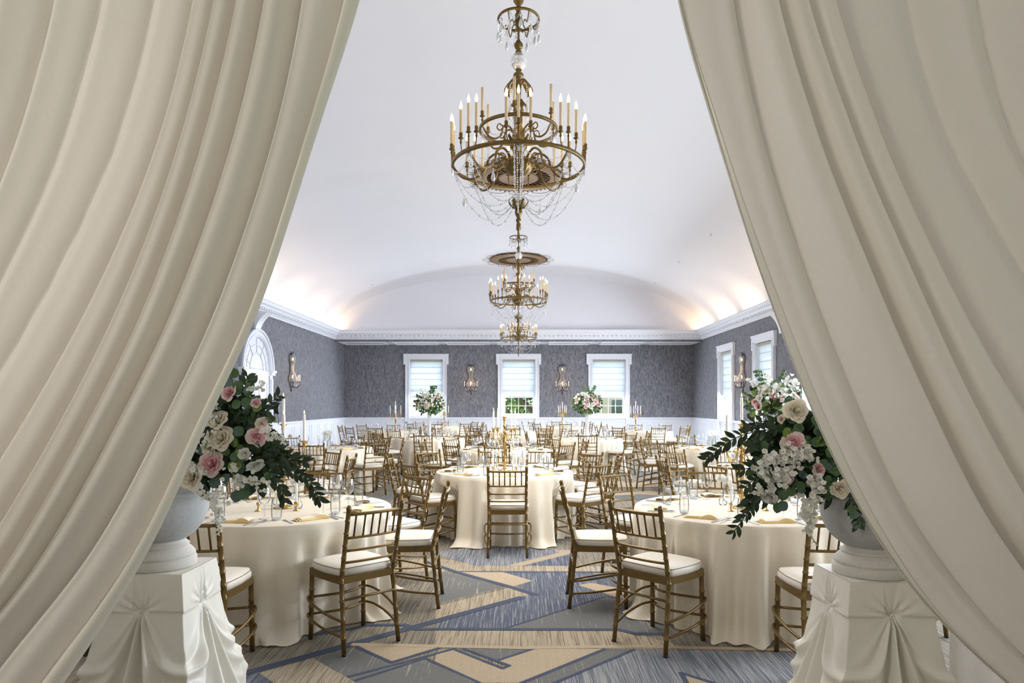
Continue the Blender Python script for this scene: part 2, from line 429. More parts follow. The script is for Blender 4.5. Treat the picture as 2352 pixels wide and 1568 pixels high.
def wainscot():
    # panelled white dado: panels, rail and baseboard
    def frame(mb, P, a, b, z0, z1, w=.03):
        for (p, q, za, zb) in ((a, b, z1 - w, z1), (a, b, z0, z0 + w), (a, a + w, z0 + w, z1 - w), (b - w, b, z0 + w, z1 - w)):
            P(mb, p, q, za, zb, .012)
    def run(mb, P, segs, rail=True):
        for a, b in segs:
            P(mb, a, b, .0, .925, 0.0); P(mb, a, b, .955, 1.0, .045); P(mb, a, b, .925, .955, .025)
            n = max(1, round((b - a) / .85)); w = (b - a) / n
            for k in range(n): frame(mb, P, a + k*w + .09, a + (k+1)*w - .09, .25, .86)
    Pb = lambda mb, p, q, za, zb, o: mb.box((p, YB - .02 - o, za), (q, YB + .001, zb))
    mb = MB(); segs = []; cur = -HW
    for x in BWX: segs.append((cur, x - .80)); segs.append((x - .66, x + .66)); cur = x + .80
    segs.append((cur, HW)); run(mb, Pb, segs); struct('trim_4', mb, 'trim')
    for sg, nm, ops in ((-1, 'trim_5', [(ARC - 1.1, ARC + 1.1)]), (1, 'trim_6', [(y - .80, y + .80) for y in reversed(RW)])):
        def Ps(mb, p, q, za, zb, o, sg=sg):
            xa, xb = sg * HW + sg * .001, sg * (HW - .02 - o); mb.box((min(xa, xb), p, za), (max(xa, xb), q, zb))
        mb = MB(); cur = Y0
        for a, b in ops:
            run(mb, Ps, [(cur, a)]); cur = b
            if sg > 0: run(mb, Ps, [(a + .14, b - .14)])
        run(mb, Ps, [(cur, YB)]); struct(nm, mb, 'trim')
    for nm, a, b in (('baseboard_left', (-HW, Y0, 0), (-HW + .05, YB, .16)), ('baseboard_right', (HW - .05, Y0, 0), (HW, YB, .16)), ('baseboard_back', (-HW, YB - .05, 0), (HW, YB, .16))):
        mb = MB(); mb.box(a, b); mb.box((a[0] - (.008 if nm == 'baseboard_right' else 0), a[1] - (.008 if nm == 'baseboard_back' else 0), .12), (b[0] + (.008 if nm == 'baseboard_left' else 0), b[1], .14)); struct(nm, mb, 'trim')
wainscot()

def make_window(name):
    """window in its own frame: +x along the wall, -y into the room, z up from the floor"""
    root = bpy.data.objects.new(name, None); COL.objects.link(root); root['kind'] = 'structure'
    c = MB()
    for sg in (-1, 1):
        for (a, b, d) in ((.66, .80, .03), (.655, .69, .05), (.77, .805, .055)):
            c.box((min(sg*a, sg*b), -.02 - d, 0.16), (max(sg*a, sg*b), 0.0, 3.295))
        c.box((min(sg*.79, sg*.875), -.078, 3.06), (max(sg*.79, sg*.875), 0, 3.29))
    c.box((-.875, -.08, 3.29), (.875, 0, 3.42)); c.box((-.88, -.10, 3.42), (.88, 0, 3.47)); c.box((-.659, -.06, 3.25), (.659, 0, 3.289))
    c.build('casing', 'trim', root)
    s = MB(); s.box((-.68, -.05, 1.0), (.68, .30, 1.05)); s.build('sill', 'trim', root)
    f = MB()
    for sg in (-1, 1):
        f.box((min(sg*.56, sg*.632), .12, 1.15), (max(sg*.56, sg*.632), .20, 3.15)); f.box((min(sg*.635, sg*.654), 0.001, 1.05), (max(sg*.635, sg*.654), .36, 3.25))
    f.box((-.632, .12, 1.05), (.632, .20, 1.15)); f.box((-.632, .12, 3.15), (.632, .20, 3.25)); f.box((-.56, .13, 2.12), (.56, .19, 2.19))
    sash = f.build('sash', 'trim', root)
    g = MB()
    for x in (-.28, 0, .28): g.box((x - .010, .145, 1.15), (x + .010, .165, 3.15))
    for z in (1.45, 1.78, 2.48, 2.81): g.box((-.56, .145, z - .010), (.56, .165, z + .010))
    g.build('glazing_bars', 'trim', sash)
    p = MB(); p.add([(-.56, .155, 1.15), (.56, .155, 1.15), (.56, .155, 3.15), (-.56, .155, 3.15)], [(0, 1, 2, 3)], 0, False); p.build('glass_pane', 'pane', sash)
    return root
def make_shade(label):
    root = thing('roman_shade', label, 'blind', group='white roman shades in the windows')
    n = 6; H0, H1 = 1.80, 3.18
    def fn(u, v):
        z = lerp(H1, H0, v); k = (v * n) % 1.0
        y = .06 - .018 * math.sin(PI * k) ; return (lerp(-.61, .61, u), y, z)
    mb = MB(); mb.grid(fn, 4, 72); mb.build('fabric', 'shade_cloth', root)
    for i in range(1, n):
        d = MB(); z = lerp(H1, H0, i / n); d.box((-.61, .052, z - .007), (.61, .068, z + .007)); d.build('batten', 'shade_cloth', root)
    h = MB(); h.box((-.63, .02, 3.17), (.63, .10, 3.24)); h.build('headrail', 'shade_head', root)
    b = MB(); b.box((-.61, .035, 1.765), (.61, .085, 1.84)); b.build('bottom_rail', 'trim', root)
    return root
w0 = make_window('window_1'); s0 = make_shade('white roman shade in the left window of the back wall')
for i, x in enumerate(BWX):
    w = w0 if i == 0 else dup(w0); w.name = 'window_%d' % (i + 1); w.location = (x, YB, 0); w['kind'] = 'structure'
    s = s0 if i == 0 else dup(s0, label='white roman shade in the %s window of the back wall' % ['left', 'middle', 'right'][i]); s.location = (x, YB, 0)
for i, y in enumerate(RW[:3]):
    w = dup(w0, (HW, y, 0), -PI / 2); w.name = 'window_%d' % (i + 4)
    dup(s0, (HW, y, 0), -PI / 2, 'white roman shade in the right wall window %s' % ['nearest the back corner', 'right of the crystal sconce', 'half hidden by the right curtain'][i])
for i, y in enumerate(RW[3:]):
    w = dup(w0, (HW, y, 0), -PI / 2); w.name = 'window_%d' % (i + 7)

def arch_door():
    root = bpy.data.objects.new('door_1', None); COL.objects.link(root); root['kind'] = 'structure'; root.location = (-HW, ARC, 0); root.rotation_euler = (0, 0, PI / 2)
    # local: x along the wall, -y into the room (world +x)
    def arc(r, y, n=28): return [(r * math.cos(PI * i / n), y, SPR + r * math.sin(PI * i / n)) for i in range(n + 1)]
    a = MB()
    for r0, r1, d in ((.86, 1.07, .07), (.90, .94, .09), (1.02, 1.07, .11)):
        n = 28; vs = []
        for i in range(n + 1):
            c, s = math.cos(PI * i / n), math.sin(PI * i / n)
            for r, y in ((r0, 0), (r0, -d), (r1, -d), (r1, 0)): vs.append((r * c, y, SPR + r * s))
        fs = []
        for i in range(n):
            for k in range(3): fs.append((i*4+k, i*4+k+1, i*4+k+5, i*4+k+4))
        a.add(vs, fs, 0, False)
    a.build('archivolt', 'trim', root)
    for sg in (-1, 1):
        p = MB(); xs = lambda q, w: (min(sg*q, sg*w), max(sg*q, sg*w))
        for (q, w, d, z0, z1) in ((.86, 1.05, .06, 0, SPR - .05), (.90, .94, .09, .2, SPR - .2), (.97, 1.01, .09, .2, SPR - .2), (.83, 1.10, .12, SPR - .10, SPR - .03), (.84, 1.12, .15, SPR - .03, SPR + .03), (.85, 1.08, .10, 0, .2)):
            x = xs(q, w); p.box((x[0], -d, z0), (x[1], 0, z1))
        p.build('pilaster', 'trim', root)
    n = 28; t = MB()
    vs = [(0, -.02, SPR)] + arc(.86, -.02); t.add(vs, [(0, i + 1, i + 2) for i in range(n)], 0, False)
    t.box((-.86, -.05, SPR - .12), (.86, 0, SPR)); 
    for r in (.45, .66):
        t.tube(arc(r, -.03), .012, 6)
    t.tube([(-.45, -.03, SPR + .04), (.45, -.03, SPR + .04)], .012, 6)
    for k in range(5):
        c, s = math.cos(PI * (k + .5) / 5), math.sin(PI * (k + .5) / 5); t.tube([(.45*c, -.03, SPR + .45*s), (.84*c, -.03, SPR + .84*s)], .010, 6)
    t.build('arched_panel', 'trim', root)
    for sg in (-1, 1):
        d = MB(); x0, x1 = (0.01, .84) if sg > 0 else (-.84, -.01)
        d.box((x0, -.03, .02), (x1, 0, SPR - .12))
        for z0, z1 in ((.15, .85), (1.0, SPR - .28)):
            for (p, q, r, s) in ((x0+.12, x1-.12, z0, z0+.03), (x0+.12, x1-.12, z1-.03, z1), (x0+.12, x0+.15, z0+.03, z1-.03), (x1-.15, x1-.12, z0+.03, z1-.03)):
                d.box((p, -.045, r), (q, -.03, s))
        dd = d.build('door_leaf', 'trim', root)
        k = MB(); k.lathe([(.0, 0), (.012, 0), (.012, .03), (.028, .04), (.028, .06), (0, .065)], 10)
        kk = k.build('door_knob', 'bright_gold', dd); kk.rotation_euler = (PI / 2, 0, 0); kk.location = (sg * .07, -.03, 1.0)
arch_door()
def console(name, sg, y):
    mb = MB(); n = 14; vs = []
    for i in range(n + 1):
        t = i / n; z = lerp(3.9, 3.35, t); d = .32 * (1 - t) ** 2.2 + .03
        for yy in (y - .35, y + .0): vs += [(sg * HW, yy, z), (sg * (HW - d), yy, z)]
    fs = []
    for i in range(n):
        a = i * 4; b = a + 4
        fs += [(a, a+1, b+1, b), (a+2, b+2, b+3, a+3), (a+1, a+3, b+3, b+1)]
    mb.add(vs, fs, 0, False); struct(name, mb, 'trim')
console('trim_7', -1, 17.9); console('trim_8', 1, 17.75)

# wall telephone by the arched door
t = thing('wall_telephone', 'black wall telephone with a hanging cord beside the arched door', 'telephone', (-HW + .02, 19.05, 1.38))
m = MB(); m.box((0, -.07, -.12), (.05, .07, .14)); m.build('base', 'black_rubber', t)
m = MB(); m.box((.05, -.035, -.10), (.085, .035, .12)); m.box((.05, -.045, .08), (.11, .045, .15)); m.box((.05, -.045, -.14), (.11, .045, -.08)); m.build('handset', 'black_rubber', t)
m = MB(); m.tube(curve([(.05, .02, -.12), (.07, .03, -.3), (.06, .07, -.42), (.05, .10, -.3), (.04, .08, -.22)], 20), .008, 6); m.build('cord', 'black_rubber', t)
t = thing('light_switch', 'small black switch plate on the left wall beside the telephone', 'switch', (-HW + .005, 18.86, 1.33))
m = MB(); m.box((0, -.035, -.05), (.012, .035, .05)); m.build('plate', 'black_rubber', t)
m = MB(); m.box((.012, -.01, -.018), (.022, .01, .018)); m.build('toggle', 'trim', t)

# ------------------------------------------------------------------ chairs
def chair(name, label, seg=8, whole=False):
    root = thing(name, label, 'chair')
    one = MB() if whole else None
    def emit(nm, fn, mat, parent=root):
        if whole:
            if mat == 'chair_gold': fn(one); return None
        mb = MB(); fn(mb); return mb.build(nm, mat, parent)
    def knuck(p, q, r, n):   # bamboo-like turned post between p and q
        P = []; R = []; p = Vector(p); q = Vector(q)
        for i in range(n):
            for k, rr in ((0.0, 1.0), (.86, 1.0), (.9, 1.22), (.95, 1.22)) if not whole else ((0.0, 1.0),):
                t = (i + k) / n; P.append(p.lerp(q, t)); R.append(r * rr)
        P.append(q); R.append(r); return P, R
    for sg in (-1, 1):
        def post(mb):
            P1, R1 = knuck((sg*.195, -.235, 0), (sg*.185, -.185, .44), .0145, 4)
            P2, R2 = knuck((sg*.185, -.185, .44), (sg*.19, -.285, .905), .0145, 6)
            P2 = P2[1:]; R2 = R2[1:]
            P2 = P2 + [P2[-1] + Vector((0, -.003, .012))]; R2 = R2 + [R2[-1] * .7]
            mb.tube(P1 + P2, R1 + R2, seg)
        emit('back_post', post, 'chair_gold')
        def leg(mb):
            P, R = knuck((sg*.195, .19, 0), (sg*.19, .18, .44), .0155, 4); mb.tube(P, R, seg)
        emit('leg', leg, 'chair_gold')
    def frame(mb):
        o = [(-.195, -.195), (.195, -.195), (.212, .05), (.205, .185), (.10, .212), (-.10, .212), (-.205, .185), (-.212, .05)]
        n = len(o); vs = [(x, y, .425) for x, y in o] + [(x, y, .468) for x, y in o]
        mb.add(vs, [tuple(range(n - 1, -1, -1)), tuple(range(n, 2 * n))] + [(i, (i+1) % n, n + (i+1) % n, n + i) for i in range(n)], 0, False)
    emit('seat_frame', frame, 'chair_gold')
    o = [(-.17, -.175), (.17, -.175), (.19, -.14), (.208, .0), (.205, .13), (.18, .19), (.09, .212), (-.09, .212), (-.18, .19), (-.205, .13), (-.208, 0), (-.19, -.14)]
    def cush(mb):
        rings = [(.97, .466), (1.02, .478), (1.03, .495), (1.01, .510), (.97, .520), (.7, .530), (.3, .534)]
        n = len(o); vs = []
        for sc, z in rings: vs += [(x*sc, y*sc, z) for x, y in o]
        vs.append((0, 0, .535)); fs = []
        for i in range(len(rings) - 1):
            for k in range(n): fs.append((i*n+k, i*n+(k+1)%n, (i+1)*n+(k+1)%n, (i+1)*n+k))
        b = (len(rings) - 1) * n
        for k in range(n): fs.append((b+k, b+(k+1)%n, len(vs)-1))
        mb.add(vs, fs)
    cu = emit('seat_cushion', cush, 'cushion')
    if not whole:
        emit('piping', lambda mb: mb.tube([(x*1.005, y*1.005, .514) for x, y in o], .0028, 5, closed=True), 'piping', cu)
    def backrail(z, bow=.02, r=.009):
        f = (z - .44) / .465; y = lerp(-.185, -.285, f); x = .187
        return curve([(-x, y, z), (-x*.5, y - bow*.75, z), (0, y - bow, z), (x*.5, y - bow*.75, z), (x, y, z)], 8)
    emit('top_rail', lambda mb: mb.tube(backrail(.862, .022), .011, seg), 'chair_gold')
    for z in (.715, .635, .560):
        emit('back_rail', lambda mb, z=z: mb.tube(backrail(z, .018), .0088, seg), 'chair_gold')
    for k in range(6):
        def sp(mb, k=k):
            u = (k + 1) / 7; a = Vector(catmull([tuple(v) for v in backrail(.715, .018)], u)); b = Vector(catmull([tuple(v) for v in backrail(.862, .022)], u))
            P, R = knuck(a, b, .0062, 1); mb.tube(P, R, max(5, seg - 2))
        emit('spindle', sp, 'chair_gold')
    for sg in (-1, 1):
        for zr, zf in ((.20, .275), (.11, .165)):
            emit('side_stretcher', lambda mb, zr=zr, zf=zf: mb.tube(curve([(sg*.193, -.225, zr), (sg*.235, -.05, lerp(zr, zf, .45)), (sg*.238, .12, lerp(zr, zf, .9)), (sg*.205, .205, zf), (sg*.17, .195, zf)], 12), .0085, max(5, seg - 1)), 'chair_gold')
    for z in (.275, .165):
        emit('front_stretcher', lambda mb, z=z: mb.tube(curve([(-.195, .19, z), (-.1, .12, z + .01), (0, .10, z + .01), (.1, .12, z + .01), (.195, .19, z)], 8), .0085, max(5, seg - 1)), 'chair_gold')
    emit('rear_stretcher', lambda mb: mb.tube([(-.19, -.205, .33), (.19, -.205, .33)], .0085, seg), 'chair_gold')
    if whole: one.build('frame', 'chair_gold', root)
    else:
        for x, y in ((-.195, -.235), (.195, -.235), (-.195, .19), (.195, .19)):
            mb = MB(); mb.lathe([(0, 0), (.014, 0), (.016, .006), (.015, .014), (0, .015)], 8, (x, y, -.001)); mb.build('foot_cap', 'black_rubber', root)
    return root
CH = {}
FP = {}
def WHERE(a):
    return ['near', 'near right', 'right', 'far right', 'far', 'far left', 'left', 'near left'][int(((math.degrees(a) + 90 + 22.5) % 360) // 45)]
def place_chair(x, y, rz, where, tname, lod):
    lab = 'gold banquet chair with ivory cushion, %s side of %s' % (where, tname)
    if lod not in CH:
        CH[lod] = chair('banquet_chair', lab, [9, 6, 5][lod], lod == 2); o = CH[lod]
    else: o = dup(CH[lod])
    o.location = (x, y, 0); o.rotation_euler = (0, 0, rz); o['label'] = lab; o['group'] = 'gold chairs around ' + tname
    return o

# ------------------------------------------------------------------ tableware
TZ = .742
def lath(name, prof, mat, seg, root, z=0):
    mb = MB(); mb.lathe(prof, seg); o = mb.build(name, mat, root); o.location = (0, 0, z); return o
def wine_proto(seg):
    r = thing('wine_glass', '', 'glass')
    lath('bowl', [(.004, .095), (.018, .10), (.034, .118), (.041, .14), (.042, .158), (.038, .185), (.033, .215)], 'glass', seg, r)
    lath('stem', [(.0038, .004), (.0035, .05), (.004, .096)], 'glass', 6, r)
    lath('foot', [(.036, 0), (.036, .0015), (.02, .004), (.0038, .007)], 'glass', seg, r)
    return r
def tumbler_proto(seg):
    r = thing('water_glass', '', 'glass')
    lath('wall', [(.030, .004), (.033, .02), (.035, .06), (.033, .11), (.030, .145)], 'glass', seg, r)
    lath('base', [(0, 0), (.029, 0), (.031, .004), (.030, .014), (0, .016)], 'crystal', seg, r)
    return r
def one_glass(kind, seg):
    mb = MB()
    if kind == 'wine':
        mb.lathe([(.036, 0), (.02, .004), (.0038, .007), (.0038, .096), (.034, .118), (.042, .15), (.033, .215)], seg)
        o = mb.build('wine_glass', 'glass')
    else:
        mb.lathe([(.03, 0), (.035, .06), (.030, .145)], seg); mb.lathe([(0, 0.002), (.030, .012)], seg); o = mb.build('water_glass', 'glass')
    return o
def napkin_mesh():
    mb = MB()
    for k in range(3):
        def fn(u, v, k=k):
            x = lerp(-.11, .11, u) * (1 - .04 * k); y = lerp(-.045, .045, v) * (1 + .12 * math.sin(u * 5 + k) )
            z = .004 + k * .006 + .006 * math.sin(PI * v) + .016 * math.sin(PI * min(1, max(0, (u - .5) / .5))) * (1 if k == 2 else .5) + .004 * math.sin(u * 9 + k * 2) * v
            return (x + .01 * k, y, z)
        mb.grid(fn, 12, 6, 0 if k != 2 else 1)
        mb.grid(lambda u, v, fn=fn, k=k: (fn(u, 0)[0], fn(u, 0)[1] - .004 * math.sin(PI * v), lerp(.0, fn(u, 0)[2], v)), 12, 3, 0)
    return mb
def fork_mesh():
    mb = MB(); mb.box((-.004, -.09, .001), (.004, .03, .003)); mb.box((-.010, .03, .001), (.010, .05, .003))
    for x in (-.009, -.003, .003, .009): mb.box((x - .0014, .05, .001), (x + .0014, .09, .003))
    return mb
def knife_mesh():
    mb = MB(); mb.box((-.005, -.11, .001), (.005, -.01, .006)); mb.add([(-.006, -.01, .002), (.007, -.01, .002), (.007, .08, .002), (0, .11, .002), (-.006, .09, .002)], [(0, 1, 2, 3, 4)], 0, False)
    return mb
def spoon_mesh():
    mb = MB(); mb.box((-.0035, -.09, .001), (.0035, .04, .003))
    mb.grid(lambda u, v: (.017 * math.cos(2*PI*u) * v, .062 + .026 * math.sin(2*PI*u) * v, .004 + .006 * v * v), 12, 3, wrap=True)
    return mb
P_ = {}
def copyof(key, make, loc, rz, label, cat, group):
    if key not in P_:
        P_[key] = make(); o = P_[key]
    else: o = dup(P_[key])
    o.location = loc; o.rotation_euler = (0, 0, rz); tag(o, label, cat, group); return o

def candle_parts(mb, x, y, z, L, r=.011):
    mb.lathe([(r, 0), (r * .92, L * .9), (r * .8, L), (0, L + .002)], 10, (x, y, z))
def flame_mesh(mb, x, y, z, s=1):
    mb.lathe([(0, 0), (.0045*s, .006*s), (.005*s, .012*s), (.003*s, .022*s), (0, .034*s)], 8, (x, y, z))
def candelabrum(label, loc, rot=0.35, lod=0):
    root = thing('candelabra', label, 'candelabra', loc, rot)
    sg = 14 if lod == 0 else 8
    b = MB(); b.lathe([(0, 0), (.075, 0), (.076, .006), (.06, .012), (.035, .02), (.018, .034), (.012, .05), (.016, .058), (.011, .066)], sg); b.build('base', 'bright_gold', root)
    c = MB(); c.lathe([(.010, .06), (.012, .07), (.024, .10), (.025, .115), (.014, .145), (.012, .155), (.019, .165), (.011, .175), (.013, .20), (.020, .34), (.024, .35), (.012, .365), (.022, .385), (.012, .41), (.009, .44), (.022, .455), (.010, .47), (.009, .51), (.021, .525), (.009, .54), (.008, .585)], sg); c.build('column', 'bright_gold', root)
    def cup(mb, x, y, z): mb.lathe([(.004, 0), (.010, .006), (.018, .02), (.012, .03), (.020, .046), (.030, .052), (.028, .056), (.012, .056)], sg, (x, y, z))
    m = MB(); cup(m, 0, 0, .58); m.build('candle_cup', 'bright_gold', root)
    m = MB(); candle_parts(m, 0, 0, .635, .20); cd = m.build('candle', 'candle_wax', root)
    m = MB(); flame_mesh(m, 0, 0, .84); m.build('flame', 'flame', cd)
    for k in range(4):
        a = PI / 2 * k; dx, dy = math.cos(a), math.sin(a)
        prof = [(.012, .40), (.04, .43), (.055, .40), (.075, .365), (.11, .36), (.14, .385), (.15, .43), (.15, .455)]
        m = MB(); m.tube(curve([(r * dx, r * dy, z) for r, z in prof], 20), .0052, 7)
        m.tube(curve([(r * dx, r * dy, z) for r, z in [(.04, .43), (.06, .45), (.075, .43), (.065, .415)]], 8), .003, 5)
        m.build('arm', 'bright_gold', root)
        m = MB(); cup(m, .15 * dx, .15 * dy, .45); m.build('candle_cup', 'bright_gold', root)
        m = MB(); candle_parts(m, .15 * dx, .15 * dy, .505, .20); cd = m.build('candle', 'candle_wax', root)
        m = MB(); flame_mesh(m, .15 * dx, .15 * dy, .71); m.build('flame', 'flame', cd)
    return root
def taper(label, loc, group):
    root = thing('taper_candle', label, 'candle', loc, 0, group)
    m = MB(); m.lathe([(0, 0), (.026, 0), (.024, .004), (.008, .012), (.007, .04), (.014, .05), (.012, .065), (0, .066)], 12); m.build('holder', 'bright_gold', root)
    m = MB(); candle_parts(m, 0, 0, .06, .17, .009); cd = m.build('candle', 'candle_wax', root)
    m = MB(); flame_mesh(m, 0, 0, .233, .8); m.build('flame', 'flame', cd)
    return root

# ------------------------------------------------------------------ flowers
def rose_mesh(seed, mats):
    rnd = random.Random(seed); mb = MB()
    # unit rose: radius about 1, opens toward +z
    mb.lathe([(0, .55), (.10, .50), (.16, .2), (.12, -.2), (0, -.3)], 10, (0, 0, 0), 0)
    for i in range(26):
        t = i / 25; a = i * 2.4 + rnd.uniform(-.2, .2)
        r = .10 + .62 * t ** 1.1; w = .55 + .75 * t; h = .62 - .40 * t; lean = .15 + .9 * t
        def fn(u, v, a=a, r=r, w=w, h=h, lean=lean, t=t):
            ang = a + (u - .5) * w / (.35 + r) * 1.25 * (1 - .18 * v)
            edge = 1 - .16 * (2*u - 1) ** 2
            vv = v * edge
            rr = r * (.35 + .65 * vv ** .7) + lean * .26 * vv ** 3 + .03 * math.sin(u * 9 + i)*v
            z = -.25 + (h + .25) * vv ** .85 - .20 * t * vv ** 6
            return (rr * math.cos(ang), rr * math.sin(ang), z)
        mb.grid(fn, 6, 5, 0 if t < .65 else 1)
    return mb
ROSE = {}
def rose(parent, p, r, kind, d=(0, -1, .3), seed=0):
    key = (kind, seed % 3)
    if key not in ROSE:
        mats = {'cream': ['petal_cream', 'petal_cream'], 'pink': ['petal_pink', 'petal_blush'], 'white': ['petal_white', 'petal_white'], 'blush': ['petal_blush', 'petal_cream']}[kind]
        o = rose_mesh(seed, mats).build('rose', mats, parent); ROSE[key] = o
    else:
        o = ROSE[key].copy(); COL.objects.link(o); o.parent = parent
    q = Vector(d).normalized().to_track_quat('Z', 'Y')
    o.rotation_mode = 'QUATERNION'; o.rotation_quaternion = q; o.scale = (r, r, r); o.location = p
    return o
def blossoms(mb, path, n, r, rnd, spread=.03):
    """small five-petalled flowers scattered along a path; materials 0 petal, 1 eye, 2 stem"""
    mb.tube(path, .0022, 5, 2)
    for k in range(n):
        t = rnd.random(); p = Vector(catmull([tuple(q) for q in path], t)) + Vector((rnd.gauss(0, spread), rnd.gauss(0, spread), rnd.gauss(0, spread)))
        d = Vector((rnd.gauss(0, .6), -1, rnd.gauss(.2, .6))).normalized(); rr = r * rnd.uniform(.7, 1.2)
        a = d.cross(Vector((0, 0, 1))).normalized(); b = a.cross(d)
        for q in range(5):
            an = 2*PI*q/5 + rnd.random()*.3; dr = a * math.cos(an) + b * math.sin(an) + d * rnd.uniform(.2, .9)
            mb.leaf(p, dr, d, rr, rr * 1.05, 0, True, .06)
        mb.bead(p + d * .002, rr * .16, None, 1)
def sprig(mb, path, nl, L, W, rnd, mi=0, round_=False, smi=0):
    mb.tube(path, .0022, 5, smi); P = [tuple(q) for q in path]
    for k in range(nl):
        t = (k + .5) / nl; p = Vector(catmull(P, t)); q = Vector(catmull(P, min(1, t + .05))); tg = (q - p)
        if tg.length < 1e-6: tg = Vector((0, 0, 1))
        tg.normalize(); sd = tg.cross(Vector((0, -1, 0))); 
        if sd.length < .1: sd = Vector((1, 0, 0))
        sd.normalize()
        for sg in (-1, 1):
            d = tg * rnd.uniform(.5, 1) + sd * sg * rnd.uniform(.5, .9) + Vector((0, rnd.uniform(-.4, .4), 0))
            n = Vector((rnd.gauss(0, .45), -1, rnd.gauss(.2, .45)))
            s = rnd.uniform(.75, 1.15) * (1 - .3 * t)
            mb.leaf(p, d, n, L * s, W * s, mi, round_)
def foliage_ball(mb, c, rad, n, rnd, L=.06, W=.035, mis=(0, 1)):
    for k in range(n):
        while True:
            v = Vector((rnd.uniform(-1, 1), rnd.uniform(-1, 1), rnd.uniform(-1, 1)))
            if .2 < v.length < 1: break
        p = Vector(c) + Vector((v.x * rad[0], v.y * rad[1], v.z * rad[2]))
        mb.leaf(p, v + Vector((rnd.gauss(0, .5), rnd.gauss(0, .5), rnd.gauss(0, .5))), (rnd.gauss(0, .6), -1, rnd.gauss(.3, .6)), L * rnd.uniform(.7, 1.2), W * rnd.uniform(.7, 1.2), rnd.choice(mis), rnd.random() < .5)

def near_arrangement(label, base, Y, core, roses, sprays, rounds, whites, seed):
    rnd = random.Random(seed); base = Vector(base)
    root = thing('flower_arrangement', label, 'flowers', base)
    L = lambda x, y, dy=0: at(x, y, Y + dy) - base
    for (cx, cy, rx, rz, n) in core:
        mb = MB(); foliage_ball(mb, L(cx, cy, .06), (rx, .10, rz), n, rnd, .065, .044, (0, 0, 1)); mb.build('foliage', ['leaf_dark', 'leaf_round'], root)
    for i, (x, y, r, k, d) in enumerate(roses):
        rose(root, L(x, y, -.06), r * Y / F * 1.12, k, d, i)
    for P in sprays:
        mb = MB(); p = [L(x, y, -.03 - .04 * j / len(P)) for j, (x, y) in enumerate(P)]
        p = curve([tuple(q) for q in p], 12); ln = sum((p[i+1] - p[i]).length for i in range(12))
        sprig(mb, p, max(4, int(ln / .022)),   .060, .026, rnd, 0); mb.build('leafy_branch', ['leaf_dark'], root)
    for (x, y, r, n) in rounds:
        mb = MB(); c = L(x, y, -.05)
        for k in range(n):
            a = rnd.uniform(0, 2*PI); d = Vector((math.cos(a), -.25, math.sin(a)))
            mb.leaf(c + d * r * .2 * Y / F, d, (rnd.gauss(0, .35), -1, rnd.gauss(.25, .35)), r * 1.5 * Y / F, r * 1.5 * Y / F, rnd.choice([0, 0, 1, 2]) , True, .05)
        mb.tube([c, c + Vector((rnd.uniform(-.02, .02), .08, -.03))], .002, 5, 0)
        mb.build('eucalyptus_sprig', ['leaf_round', 'leaf_blue', 'leaf_bright'], root)
    for (P, n, r, sp) in whites:
        mb = MB(); p = curve([tuple(L(x, y, -.08)) for x, y in P], 10); blossoms(mb, p, int(n * 1.35), r * .70 * Y / F, rnd, sp * .95 * Y / F); mb.build('white_blossom_stem', ['petal_white', 'flower_eye', 'stem_green'], root)
    return root

